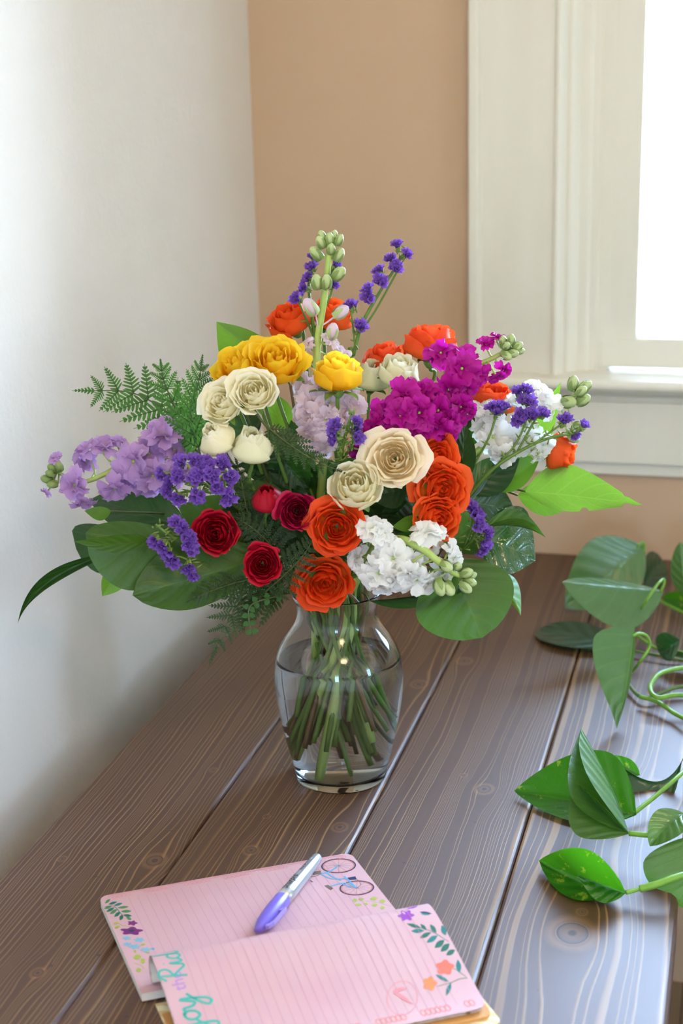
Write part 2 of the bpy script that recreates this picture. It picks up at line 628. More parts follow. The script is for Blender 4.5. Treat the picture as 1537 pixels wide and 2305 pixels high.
# sash: rails and stiles, glass
zb = ony(1450, 752, YW+0.045).z; zl = SILLZ+0.010
GZ0r = zb
stile = [(xs0, 0.0245), (xs1-0.006, 0.0245), (xs1-0.003, 0.026), (xs1-0.003, 0.030), (xs1, 0.045), (xs1, 0.06), (xs0, 0.06)]
sash = MB().extrude(stile, lambda u, v, w_: (u, YW+v, w_), zl, GZ1+0.06).build('sash_stile', 'trim_paint', WIN, False, True); bevel(sash, 0.0015)
sash2 = MB().extrude(stile, lambda u, v, w_: (GX0+GX1-u, YW+v, w_), zl, GZ1+0.06).build('sash_stile', 'trim_paint', WIN, False, True)
rail = [(zl, 0.0225), (zb-0.006, 0.0225), (zb-0.003, 0.026), (zb-0.003, 0.030), (zb, 0.045), (zb, 0.0595), (zl, 0.0595)]
bevel(MB().extrude(rail, lambda u, v, w_: (w_, YW+v, u), xs0+0.001, GX0+GX1-xs0-0.001).build('sash_rail', 'trim_paint', WIN, False, True), 0.0015)
MB().box(xs0, GX0+GX1-xs0, YW+0.0225, YW+0.0595, GZ1, GZ1+0.06).build('sash_rail', 'trim_paint', WIN, False)
MB().box(xs1-0.002, GX0+GX1-xs1+0.002, YW+0.046, YW+0.050, zb-0.002, GZ1+0.002).build('pane', 'window_glass', WIN, False)
for xm in (1.10, 1.92):
    MB().box(xm-0.03, xm+0.03, YW+0.01, YW+0.0595, zl, GZ1+0.06).build('mullion', 'trim_paint', WIN, False)
# sill (stool), its nosing, apron and lower moulding
zst = ony(1450, 858, YW-0.055).z; znb = ony(1450, 884, YW-0.05).z
zab = ony(1450, 1046, YW-0.024).z; za2 = ony(1450, 1071, YW-0.012).z; zcv = ony(1450, 906, YW-0.024).z
SX0, SX1 = xc0-0.03, GX0+GX1-xc0+0.03
nos = [(0.0, zst+0.0), (-0.050, zst)] + [(-0.052+0.012*cos(radians(a)), (zst+znb)/2+(zst-znb)/2*sin(radians(a))) for a in range(90, 271, 20)] + [(0.0, znb)]
nos = [(0.03, zst), (-0.048, zst)] + [(-0.050-0.010*sin(radians(a)), (zst+znb)/2+(zst-znb)/2*cos(radians(a))) for a in range(0, 181, 20)] + [(0.03, znb)]
MB().extrude(nos, lambda u, v, w_: (w_, YW+u, v), SX0, SX1).build('window_sill', 'trim_paint', WIN, False, True)
MB().box(HX0, HX1, YW+0.0, YW+REV, zst-0.03, zst+0.0005).build('sill_board', 'trim_paint', WIN, False)
apr = [(0.0, znb), (-0.040, znb), (-0.039, znb-0.005), (-0.030, (znb+zcv)/2), (-0.026, zcv), (-0.022, zcv-0.001), (-0.022, zab), (-0.012, zab-0.001), (-0.012, za2), (0.0, za2)]
bevel(MB().extrude(apr, lambda u, v, w_: (w_, YW+u, v), xc0, GX0+GX1-xc0).build('apron', 'trim_paint', WIN, False, True), 0.001)

# added fill-light windows behind the camera and in the side wall: frames, panes
for nm, fn, (a, b, c, d) in (('fill_window_behind', lambda u, v, w_: (u, YB-w_, v), BW), ('fill_window_side', lambda u, v, w_: (XR+w_, u, v), RW)):
    W2 = thing(nm, fn(a, c, 0), None, None); W2['kind'] = 'structure'
    W2['label'] = 'plain framed window added out of view for fill light'
    mb = MB()
    for (u0, u1, v0, v1) in ((a, b, c, c+0.05), (a, b, d-0.05, d), (a, a+0.05, c, d), (b-0.05, b, c, d), ((a+b)/2-0.02, (a+b)/2+0.02, c, d)):
        q = [fn(u, v, w_) for w_ in (0.03, 0.08) for v in (v0, v1) for u in (u0, u1)]
        mb.add(q, [(0, 2, 3, 1), (4, 5, 7, 6), (0, 1, 5, 4), (2, 6, 7, 3), (0, 4, 6, 2), (1, 3, 7, 5)])
    mb.build('fill_window_frame', 'trim_paint', W2, False, True)
    q = [fn(u, v, w_) for w_ in (0.053, 0.057) for v in (c+0.04, d-0.04) for u in (a+0.04, b-0.04)]
    MB().add(q, [(0, 2, 3, 1), (4, 5, 7, 6), (0, 1, 5, 4), (2, 6, 7, 3), (0, 4, 6, 2), (1, 3, 7, 5)]).build('pane', 'window_glass', W2, False, True)

# made-up lamp under the ceiling, added out of view for warm fill
CL = thing('added_fill_lamp', (0.9, -1.7, ZC), 'round frosted lamp added out of view for warm fill light', 'lamp')
LAMP = NT('fill_lamp_glow')
LAMP.p(Base_Color=(1, 0.9, 0.75, 1))
LAMP.b.inputs['Emission Color'].default_value = (1.0, 0.74, 0.48, 1)
LAMP.b.inputs['Emission Strength'].default_value = 20.0
MAT['fill_lamp_glow'] = LAMP.m
MB().lathe([(0.10, 0), (0.10, -0.03)], 32, None, V((0.9, -1.7, ZC))).build('fill_lamp_base', 'trim_paint', CL)
MB().lathe([(0.24, -0.03), (0.25, -0.05), (0.22, -0.09), (0.14, -0.115), (0.02, -0.12)], 40, None, V((0.9, -1.7, ZC))).build('fill_lamp_shade', 'fill_lamp_glow', CL)


# ---- the table
def plank_mat(idx, knots, seed, freq):
    k = NT('plank_wood')
    g = k.geo()
    sp_ = k.n('ShaderNodeSeparateXYZ'); k.l(g, sp_.inputs[0])
    x, y = sp_.outputs[0], sp_.outputs[1]
    wn = k.noise(k.scaled(g, (5, 1.3, 1)), 1.0, 2, 0.5)
    n_ = k.t.nodes[-1] if False else None
    gx = k.math('ADD', x, k.math('MULTIPLY', k.math('SUBTRACT', wn, 0.5), 0.05))
    wob = k.noise(k.scaled(g, (30, 14, 1)), 1.0, 2, 0.5)
    gx = k.math('ADD', gx, k.math('MULTIPLY', k.math('SUBTRACT', wob, 0.5), 0.0035))
    kd = None; rim = None
    for (kx, ky, kr, el, amp) in knots:
        dx = k.math('SUBTRACT', x, kx); dy = k.math('SUBTRACT', y, ky)
        ex = k.math('DIVIDE', dx, kr*2.6); ey = k.math('DIVIDE', dy, kr*2.6*el)
        d2 = k.math('ADD', k.math('MULTIPLY', ex, ex), k.math('MULTIPLY', ey, ey))
        e_ = k.math('POWER', 2.71828, k.math('MULTIPLY', d2, -1.0))
        gx = k.math('SUBTRACT', gx, k.math('MULTIPLY', k.math('MULTIPLY', dx, e_), amp))
        ax = k.math('DIVIDE', dx, kr); ay = k.math('DIVIDE', dy, kr*1.25)
        wr = k.math('ADD', k.math('SQRT', k.math('ADD', k.math('MULTIPLY', ax, ax), k.math('MULTIPLY', ay, ay))), k.math('MULTIPLY', k.math('SUBTRACT', wob, 0.5), 0.5))
        kd = wr if kd is None else k.math('MINIMUM', kd, wr)
    # growth rings: irregular spacing
    n1 = k.n('ShaderNodeTexNoise', noise_dimensions='1D'); n1.inputs['Scale'].default_value = 1.0; n1.inputs['Detail'].default_value = 1.0
    k.l(k.math('ADD', k.math('MULTIPLY', gx, 38.0), seed*7.3), n1.inputs['W'])
    ph = k.math('ADD', k.math('MULTIPLY', gx, freq), k.math('MULTIPLY', n1.outputs['Fac'], freq*0.028))
    fr_ = k.math('FRACT', ph)
    line = k.ramp(fr_, [(0.0, (0, 0, 0, 1)), (0.70, (0.05, 0.05, 0.05, 1)), (0.88, (1, 1, 1, 1)), (0.95, (0.8, 0.8, 0.8, 1)), (1.0, (0, 0, 0, 1))])
    fib = k.noise(k.scaled(g, (900, 22, 1)), 1.0, 3, 0.6)
    fad = k.noise(k.scaled(g, (14, 3, 1)), 1.0, 2, 0.5)
    lam = k.math('MULTIPLY', line, k.math('ADD', k.math('MULTIPLY', fad, 1.1), -0.02), clamp=True)
    base = k.mix(fib, srgb('#3a1f0f'), srgb('#5f381d'))
    tone = k.noise(k.scaled(g, (8, 2.2, 1)), 1.0, 2)
    base = k.mix(k.math('MULTIPLY', tone, 0.5), base, srgb('#4a2e1e'))
    c = k.mix(k.math('MULTIPLY', lam, 0.9), base, srgb('#b58c58'))
    if kd is not None:
        rings = k.ramp(kd, [(0.0, srgb('#4a2f22')), (0.25, srgb('#2e1c14')), (0.42, srgb('#6b4834')), (0.80, srgb('#5a3a28')), (0.93, srgb('#22140e')), (1.0, srgb('#8a6238'))])
        kin = k.math('LESS_THAN', kd, 1.0)
        halo = k.math('SUBTRACT', 1.0, k.math('MULTIPLY', k.math('ABSOLUTE', k.math('SUBTRACT', kd, 1.25)), 2.2), clamp=True)
        c = k.mix(k.math('MULTIPLY', halo, 0.35), c, srgb('#9a6e40'))
        c = k.mix(kin, c, rings)
    # dents and nicks
    nk = k.n('ShaderNodeTexVoronoi'); nk.inputs['Scale'].default_value = 26.0
    k.l(g, nk.inputs['Vector'])
    spot = k.math('LESS_THAN', nk.outputs['Distance'], 0.045)
    c = k.mix(k.math('MULTIPLY', spot, 0.7), c, srgb('#241812'))
    k.p(Base_Color=c, Roughness=k.math('ADD', 0.50, k.math('MULTIPLY', fib, 0.14)))
    k.b.inputs['Specular IOR Level'].default_value = 0.55
    k.b.inputs['Coat Weight'].default_value = 0.35
    k.b.inputs['Coat Roughness'].default_value = 0.50
    k.b.inputs['Coat IOR'].default_value = 1.65
    hb = k.math('ADD', k.math('MULTIPLY', fib, 0.5), k.math('MULTIPLY', lam, 0.9))
    k.bump(hb, 0.30, 0.0007)
    return k.m


def kn(px, py, r, el=2.2, amp=0.85):
    p_ = on(px, py); return (p_.x, p_.y, r, el, amp)


PX = [-0.271, -0.113, 0.0535, 0.218, 0.380]
KN = [[kn(348, 1937, .0085, 2.6), kn(140, 1933, .0035, 2), kn(85, 2190, .005, 2), kn(480, 1733, .0035, 2)],
      [kn(565, 1914, .006, 2.4), kn(765, 1862, .006, 3), kn(943, 1540, .008, 3.2), kn(600, 1838, .003, 2), kn(400, 2200, .007, 2.5)],
      [kn(1045, 1488, .008, 2.6), kn(1090, 1776, .0075, 2.4), kn(1044, 1745, .003, 2)],
      [kn(1287, 2100, .016, 2.6, .9), kn(1475, 1770, .011, 2.0, .9), kn(1310, 2053, .004, 2)]]
TABLE = thing('wooden_table', (0.055, 0.05, ZF), 'brown stained wooden table of wide knotty planks against the wall', 'table')
TY0, TY1 = -0.80, YW-0.004
for i in range(4):
    mb = MB()
    x0, x1 = PX[i]+0.0007, PX[i+1]-0.0007
    c_ = 0.0035 if i < 3 else 0.007
    cl = 0.003
    prof = [(x0, -0.038), (x0, -cl), (x0+cl*0.35, -cl*0.35), (x0+cl, 0.0)]
    prof += [(x1-c_, 0.0), (x1-c_*0.35, -c_*0.35), (x1, -c_), (x1, -0.038)]
    mb.extrude(prof, lambda u, v, w_: (u, w_, v), TY0, TY1)
    o = mb.build('plank', plank_mat(i, KN[i], i+1, (235, 165, 250, 92)[i]), TABLE, False, True)
mb = MB().box(-0.20, 0.31, -0.72, -0.70, -0.12, -0.0385); mb.box(-0.20, 0.31, 0.78, 0.80, -0.12, -0.0385)
mb.box(-0.22, -0.20, -0.72, 0.80, -0.12, -0.0385); mb.box(0.31, 0.33, -0.72, 0.80, -0.12, -0.0385)
plain('table_dark', '#4a3020', 0.5, noise=0.3)
mb.build('table_apron', 'table_dark', TABLE, False)
for lx in (-0.235, 0.275):
    for ly in (-0.74, 0.745):
        bevel(MB().box(lx, lx+0.07, ly, ly+0.07, ZF+0.001, -0.0385).build('leg', 'table_dark', TABLE, False), 0.004)

# ================================================================== VASE AND WATER
VPROF = [(0.0, 0.0505), (0.004, 0.0515), (0.015, 0.0535), (0.030, 0.0570), (0.060, 0.0640), (0.090, 0.0692), (0.113, 0.0712), (0.130, 0.0704),
         (0.145, 0.0672), (0.158, 0.0612), (0.170, 0.0528), (0.180, 0.0468), (0.189, 0.0440), (0.198, 0.0440), (0.206, 0.0456), (0.212, 0.0478), (0.216, 0.0490)]


def smooth_prof(pr, n=4):
    pts = spline([V((z, r, 0)) for z, r in pr], n)
    return [(p.y, p.x) for p in pts]


def vr(z):                         # outer radius of the vase at a height
    for (z0, r0), (z1, r1) in zip(VPROF, VPROF[1:]):
        if z <= z1:
            return r0+(r1-r0)*(z-z0)/(z1-z0)
    return VPROF[-1][1]


TH = 0.0028
outer = smooth_prof(VPROF)
rim = [(0.0490, 0.2172), (0.0478, 0.2178), (0.0466, 0.2172)]
inner = [(max(0.001, r-TH), z) for r, z in outer if z > 0.0095][::-1]
inner[0] = (0.0462, 0.216)
prof = [(0.0005, 0.0035), (0.030, 0.0030), (0.043, 0.0008), (0.047, 0.0003)] + outer + rim + inner + [(0.046, 0.0082), (0.030, 0.0070), (0.0005, 0.0066)]
vase = MB().lathe(prof, 72, None, V((0, 0, 0.0004)), cap=True).build('glass_vase', 'vase_glass', None, True, True)
tag(vase, 'clear glass vase with rounded shoulders holding the bouquet on the table', 'vase')
WZ = 0.141
wprof = [(0.0005, 0.0060), (0.030, 0.0064), (0.0455, 0.0078)] + [(r-TH+0.0006, z) for r, z in outer if 0.0095 < z < WZ-0.001]
rw = vr(WZ)-TH+0.0006
wprof += [(rw, WZ+0.0012), (rw-0.0012, WZ+0.0003), (rw-0.004, WZ), (0.0005, WZ)]
water = MB().lathe(wprof, 72, None, V((0, 0, 0.0004)), cap=True).build('vase_water', 'water', None, True, True)
tag(water, 'clear water filling the glass vase around the cut stems', 'water')


# ================================================================== FLOWERS
def curve_stem(base, axis, rr=None, bottom=None, zb=None, mids=()):
    """centre line of a stem from a flower's base over the rim, through the neck and into the water"""
    h = V((base.x, base.y, 0)); L = max(h.length, 1e-4); h = h/L
    side = V((-h.y, h.x, 0))
    a = rr if rr is not None else rnd.uniform(0.004, 0.036)
    j = rnd.uniform(-0.024, 0.024)
    rimp = h*a + side*j
    if rimp.length > 0.036: rimp = rimp.normalized()*0.036
    rimp.z = 0.226
    nk = h*a*0.75 + side*j*1.0; nk.z = 0.186
    if V((nk.x, nk.y, 0)).length > 0.034: nk = V((nk.x, nk.y, 0)).normalized()*0.034; nk.z = 0.186
    pts = [base, base - axis*min(0.03, L*0.35)]
    pts += [V(q) for q in mids]
    if base.z < 0.262 and L > 0.055:
        q = h*0.053 + side*j; q.z = 0.246; pts.append(q)
    elif L > 0.12 and not mids:
        q = h*(a+(L-a)*0.42) + side*j*0.8; q.z = 0.226 + (base.z-0.226)*0.5 - 0.012; pts.append(q)
    if bottom is None:
        z = zb if zb is not None else rnd.uniform(0.016, 0.085)
        ang = rnd.uniform(-1.3, 1.3)
        dirb = (-h*cos(ang) + side*sin(ang))
        rb = min(vr(z)-0.011, rnd.uniform(0.018, 0.052))
        bottom = dirb*rb; bottom.z = z
    mid = nk.lerp(bottom, 0.5); mid.z += 0.004
    return pts + [rimp, nk, mid, bottom]


def stem_part(parent, pts, r0, r1, mat):
    sp_ = spline(pts, 7)
    n = len(sp_)
    return MB().tube(sp_, [r0+(r1-r0)*i/(n-1) for i in range(n)], 8).build('stem', mat, parent)


def rose(name, label, px, py, d, rpx, face, mat, openness=0.6, n=24, hr=1.15, group=None, sepal_len=1.0, seed=1, stem='stem_green', reflex=0.6, ruffle=0.05, deep=0.0, bottom=None, centre=0.5, mids=(), cat='rose', rr=None, wide=1.0):
    R_ = random.Random(seed*7+3)
    ax = dirv(*face)
    C0 = at(px, py, d)
    R = rpx*mpp(C0)/(0.80+0.34*openness)
    H = R*hr
    B = C0 - ax*H*centre
    X, Y = frame(ax)
    root = thing(name, B, label, cat, group)
    o_ = openness
    for k_ in range(n):
        f = k_/(n-1)
        ph0 = k_*2.39996+R_.uniform(-.2, .2)
        rm = R*(0.07+0.93*f**(0.85 if o_ > 0.4 else 0.6))*(1-0.12*o_*f)*R_.uniform(0.93, 1.06)
        h = H*(1-0.10*f-o_*0.42*f**2.2)*R_.uniform(0.95, 1.05)
        if f < 0.45:
            h *= 0.80+0.20*f/0.45 - deep*(1-f/0.45)
        top = 0.45+0.75*o_*f**0.8+0.25*o_ - (0.25 if f > 0.5 and o_ < 0.3 else 0)
        if f < 0.4: top = max(top, 0.75)
        dph = (2.5-0.75*f)*wide if o_ > 0.35 else 2.5*wide
        fl = o_*f**1.5*R*R_.uniform(0.12, 0.30)
        cu = o_*f**1.5*R*R_.uniform(0.08, 0.30)
        p1, p2, p3 = R_.uniform(0, 6), R_.uniform(0, 6), R_.uniform(0, 6)
        rf = ruffle*R*(0.4+f)
        pt = R_.uniform(0.0, 0.10)

        def fn(a, t):
            s_ = a*2-1
            wt = 0.30+0.70*sstep(0, 0.38, t)
            wt *= 1-0.10*sstep(0.8, 1.0, t)
            ph = ph0+s_*dph/2*wt
            bel = sin(pi/2*min(1, t/0.48))**0.75
            if t > 0.48:
                bel = 1+(top-1)*sstep(0.40, 1.08, t)
            r = rm*bel*(1+0.05*s_)+0.0006
            q = max(0, (t-0.68)/0.32)
            r += fl*q*q*(1-0.4*s_*s_) + fl*0.25*abs(s_)**3*t*t
            z = h*t*(1-0.10*s_*s_-0.16*s_**4*t+pt*(1-abs(s_))**2*t*0.5) - cu*q*q*(1-0.3*s_*s_)
            z += rf*sin(3*s_+p1)*t*t
            r += rf*sin(4.1*s_+p2+2*t)*t*t*0.9 + rf*0.5*sin(9*s_+p3)*t**4
            return B + X*(r*cos(ph)) + Y*(r*sin(ph)) + ax*z
        MB().grid(10, 9, fn).build('petal', mat, root)
    # hip and sepals
    MB().lathe([(0.001, -0.30*R), (0.12*R, -0.26*R), (0.22*R, -0.12*R), (0.24*R, 0.0), (0.16*R, 0.05*R)], 12, ax, B).build('hip', 'sepal_green', root)
    for k_ in range(5):
        a0 = k_*2*pi/5+R_.uniform(-.25, .25)
        dr = X*cos(a0)+Y*sin(a0)
        sd = ax.cross(dr)
        Ls = R*sepal_len*R_.uniform(0.75, 1.1)
        rx = reflex*R_.uniform(0.5, 1.2)

        def fs(a, t):
            s_ = a*2-1
            wd = 0.17*R*sin(pi*min(1, 0.12+0.88*t))**0.8*(1-0.3*t)
            th = t*1.0
            out = 0.20*R + Ls*(sin(th*(0.5+rx))*0.9)
            up = -0.04*R + Ls*(cos(rx*1.6*t)*t)*(1-rx) - Ls*0.18*rx*t*t
            return B + dr*out + ax*up + sd*(s_*wd) + ax*(0.05*R*s_*s_)
        MB().grid(2, 6, fs).build('sepal', 'sepal_green', root)
    pts = curve_stem(B - ax*0.24*R, ax, bottom=bottom, mids=mids, rr=rr)
    stem_part(root, pts, 0.0019, 0.0026, stem)
    return root


OR = 'orange roses of the bouquet'
rose('orange_rose', 'orange rose standing high behind the small purple statice, facing away from the window', 652, 716, 0.03, 54, (-0.35, 0.85, 0.35), 'orange_petal', 0.45, 18, 1.35, OR, seed=1)
rose('orange_rose', 'orange rose behind the tall budded pale stock spike', 752, 706, 0.05, 52, (0.25, 0.9, 0.2), 'orange_petal', 0.5, 18, 1.35, OR, seed=2)
rose('orange_rose', 'tall cupped orange rose just above the magenta stock', 970, 768, 0.05, 62, (0.05, 1.0, 0.05), 'coral_petal', 0.42, 18, 1.35, OR, seed=3)
rose('orange_rose', 'half hidden coral orange rose behind the cream buds, with a raised sepal', 868, 800, 0.05, 50, (-0.2, 0.95, 0.1), 'coral_petal', 0.5, 16, 1.2, OR, seed=4)
rose('orange_rose', 'orange rose peeking out between magenta stock and white stock', 1112, 896, 0.03, 52, (0.1, 0.95, 0.2), 'coral_petal', 0.35, 16, 1.25, OR, seed=5)
rose('orange_rose', 'single orange rose drooping beside the window sill beyond the white stock', 1262, 1018, 0.0, 42, (0.85, -0.15, 0.35), 'orange_petal', 0.3, 16, 1.5, OR, seed=6, mids=[at(1130, 1060, 0.0)])
rose('orange_rose', 'topmost of three orange roses stacked beside the open cream rose', 986, 1030, -0.085, 56, (0.35, 0.35, 0.75), 'orange_petal', 0.6, 22, 1.0, OR, seed=7)
rose('orange_rose', 'middle of three orange roses stacked beside the open cream rose, fully open', 996, 1102, -0.10, 66, (0.25, 0.15, 0.9), 'orange_petal', 0.72, 24, 0.95, OR, seed=8, deep=0.15)
rose('orange_rose', 'lowest of three stacked orange roses, resting on the white stock', 985, 1168, -0.112, 56, (0.35, 0.1, 0.85), 'orange_petal', 0.62, 24, 1.0, OR, seed=9)
rose('deep_orange_rose', 'deep orange open rose beside the crimson rose', 757, 1188, -0.13, 63, (0.02, 0.10, 0.98), 'deep_orange_petal', 0.74, 24, 0.95, OR, seed=10, deep=0.15)
rose('deep_orange_rose', 'deep orange open rose hanging over the vase rim', 732, 1314, -0.105, 65, (-0.05, -0.12, 0.97), 'deep_orange_petal', 0.74, 24, 0.95, OR, seed=11, deep=0.15, mids=[at(745, 1300, -0.06)])

RR = 'small red roses of the bouquet'
rose('red_rose', 'small closed red rose bud beside the crimson rose', 599, 1120, -0.10, 31, (0.0, 0.85, 0.55), 'red_petal', 0.12, 14, 1.9, RR, seed=21, reflex=0.3)
rose('crimson_rose', 'dark pinkish crimson rose beside the deep orange rose', 668, 1152, -0.125, 44, (0.08, 0.30, 0.93), 'crimson_petal', 0.6, 24, 1.1, RR, seed=22)
rose('red_rose', 'larger red rose next to the lower purple statice', 487, 1200, -0.125, 52, (-0.12, 0.22, 0.9), 'red_petal', 0.6, 24, 1.1, RR, seed=23)
rose('red_rose', 'small open red rose low above the fern', 590, 1270, -0.13, 46, (0.0, 0.25, 0.95), 'red_petal', 0.66, 22, 1.05, RR, seed=24, reflex=0.9)

CG = 'cream roses of the bouquet'
rose('cream_rose', 'open cream rose under the yellow roses, leaning toward the fern', 500, 906, -0.085, 54, (-0.35, 0.5, 0.75), 'cream_petal', 0.66, 24, 1.05, CG, seed=31)
rose('cream_rose', 'open cream rose tucked right below the big yellow rose', 571, 880, -0.095, 56, (-0.1, 0.55, 0.8), 'cream_petal', 0.66, 24, 1.05, CG, seed=32)
rose('cream_rose', 'closed cream rose bud below the leaning cream rose', 484, 986, -0.10, 38, (-0.35, 0.75, 0.5), 'cream_petal', 0.08, 14, 1.75, CG, seed=33, reflex=0.25)
rose('cream_rose', 'plump greenish cream rose bud above the dark fern', 567, 1000, -0.105, 43, (0.05, 0.9, 0.4), 'green_cream_petal', 0.1, 14, 1.65, CG, seed=34, reflex=0.3)
rose('cream_rose', 'wide open ivory rose with peach outer petals beside orange roses', 888, 1032, -0.115, 68, (-0.08, 0.35, 0.92), 'warm_cream_petal', 0.74, 24, 0.92, CG, seed=35, sepal_len=0.7)
rose('cream_rose', 'half open cream rose in the middle, above the white stock', 799, 1090, -0.125, 60, (-0.05, 0.55, 0.82), 'cream_petal', 0.5, 20, 1.4, CG, seed=36, reflex=0.8)
rose('cream_rose', 'pale cream rose half hidden behind the single yellow rose', 838, 842, 0.03, 42, (0.1, 0.9, 0.35), 'green_cream_petal', 0.25, 16, 1.6, CG, seed=37)
rose('cream_rose', 'greenish white cupped rose above the magenta stock', 900, 834, 0.0, 46, (0.12, 0.92, 0.25), 'green_cream_petal', 0.38, 18, 1.5, CG, seed=38)

YG = 'yellow roses of the bouquet'
rose('yellow_rose', 'loose yellow rose in front of the light green leaf', 533, 822, -0.03, 66, (-0.45, 0.75, 0.45), 'yellow_petal', 0.62, 18, 1.15, YG, seed=41, ruffle=0.07)
rose('yellow_rose', 'largest full blown yellow rose above the cream roses', 622, 812, -0.055, 74, (0.05, 0.75, 0.6), 'yellow_petal', 0.68, 20, 1.25, YG, seed=42, ruffle=0.07)
rose('yellow_rose', 'single cupped yellow rose on an upright stem with spreading sepals', 763, 832, -0.06, 60, (0.05, 0.98, 0.12), 'yellow_petal', 0.5, 18, 1.45, YG, seed=43, ruffle=0.05, sepal_len=1.1, reflex=1.0, centre=0.55)


# ------------------------------------------------------------------ stock
def stock_floret(parent, C0, ax, r, mat, seed, n=(5, 5, 4), stem_from=None, stem_mat_='stem_pale'):
    R_ = random.Random(seed)
    X, Y = frame(ax)
    mb = MB()
    for wi, cnt in enumerate(n):
        tilt0 = (1.35, 0.95, 0.5)[wi]; ln0 = (1.0, 0.82, 0.55)[wi]
        off = R_.uniform(0, 6)
        for k_ in range(cnt):
            a0 = off + 2*pi*k_/cnt + R_.uniform(-.3, .3)
            dr = X*cos(a0)+Y*sin(a0); sd = ax.cross(dr)
            tl = tilt0*R_.uniform(0.75, 1.2); ln = r*ln0*R_.uniform(0.8, 1.12); wd = r*R_.uniform(0.38, 0.52)
            p1, p2 = R_.uniform(0, 6), R_.uniform(0, 6)
            bend = R_.uniform(-0.2, 0.7); tw = R_.uniform(-.5, .5)

            def fn(a, t):
                s_ = a*2-1
                w_ = wd*(0.22+0.78*sstep(0.1, 0.75, t))*(1-0.18*sstep(0.85, 1, t))
                tt = t*(1-0.14*s_*s_ - 0.05*cos(3*s_*pi)*t)
                ang = tl*0.6 + bend*tt
                out = ln*tt*sin(min(1.9, ang+0.25*tt)); up = ln*tt*cos(ang+0.35*tt)
                rip = r*0.13*sin(3.4*s_+p1+2*t)*t*t + r*0.06*sin(8*s_+p2)*t**3
                nrm = (ax*sin(ang)-dr*cos(ang))
                return C0 - ax*r*0.25 + dr*(out+0.03*r) + ax*up + sd*(s_*w_) + nrm*(rip + tw*s_*w_*0.4*t - 0.25*w_*s_*s_)
            mb.grid(5, 5, fn)
    fo = mb.build('floret', mat, parent)
    base = C0 - ax*r*0.25
    cm = MB().lathe([(0.0008, -0.55*r), (0.09*r, -0.5*r), (0.13*r, -0.25*r), (0.11*r, 0.0), (0.05*r, 0.12*r)], 8, ax, base)
    if stem_from is not None:
        e_ = base - ax*r*0.5
        cm.tube(spline([stem_from, stem_from.lerp(e_, 0.55)-ax*r*0.2, e_], 4), 0.0011, 6)
    cm.build('calyx', stem_mat_, fo)
    return fo


def bud_part(parent, C0, ax, r, mat, tipmat=None, stem_from=None, seed=0):
    mb = MB()
    mb.lathe([(0.0006, -1.5*r), (0.55*r, -1.25*r), (0.92*r, -0.5*r), (1.0*r, 0.1*r), (0.8*r, 0.8*r), (0.45*r, 1.25*r), (0.08*r, 1.45*r)], 10, ax, C0)
    if stem_from is not None:
        e_ = C0-ax*1.45*r
        mb.tube(spline([stem_from, stem_from.lerp(e_, 0.5)+V((0, 0, -0.0005)), e_], 4), 0.0009, 6)
    o = mb.build('bud', mat, parent)
    X, Y = frame(ax)
    sm = MB()
    for k_ in range(4):
        a0 = k_*pi/2+0.4
        dr = X*cos(a0)+Y*sin(a0); sd = ax.cross(dr)

        def fn(a, t):
            s_ = a*2-1
            rr_ = r*(1.06*sin(pi*min(1, 0.16+0.6*t))**0.6)*1.04
            return C0 + ax*(-1.35*r+t*2.2*r) + dr*rr_*(1-0.12*s_*s_) + sd*(s_*r*0.55*(1-t)**0.4)
        sm.grid(2, 5, fn)
    sm.build('sepal', tipmat or 'bud_dark_green', o)
    return o


def near_on(pts, P):
    return min(pts, key=lambda q: (q-P).length)


def stock(name, label, spine, florets, buds, mat, group='stock flowers of the bouquet', stem='stem_pale', sr=(0.0042, 0.0022), bottom=None, budmat='bud_green', seed=5, face=(0, 0.2, 1), budsep='bud_dark_green', extra=True, rr=None):
    """spine: tip ... base points (pixel x, y, depth); florets: (px, py, d, radius px, (r, u, t)); buds: (px, py, d, r px, (r,u,t))"""
    P = [at(*q) for q in spine]
    root = thing(name, P[-1], label, 'stock flower', group)
    ax = (P[-2]-P[-1]).normalized()
    pts = list(P[:-1]) + curve_stem(P[-1], ax, bottom=bottom, rr=rr)
    sp_ = spline(pts, 7); n = len(sp_)
    MB().tube(sp_, [sr[1]+(sr[0]-sr[1])*min(1, i/(n*0.5)) for i in range(n)], 9).build('stem', stem, root)
    up = spline(P, 10)
    for i, (px, py, d, r, fc) in enumerate(florets):
        C0 = at(px, py, d)
        stock_floret(root, C0, dirv(*fc), r*mpp(C0), mat, seed*100+i, stem_from=near_on(up, C0))
    for i, (px, py, d, r, fc) in enumerate(buds):
        C0 = at(px, py, d)
        bud_part(root, C0, dirv(*fc), r*mpp(C0), budmat, budsep, near_on(up, C0))
    return root


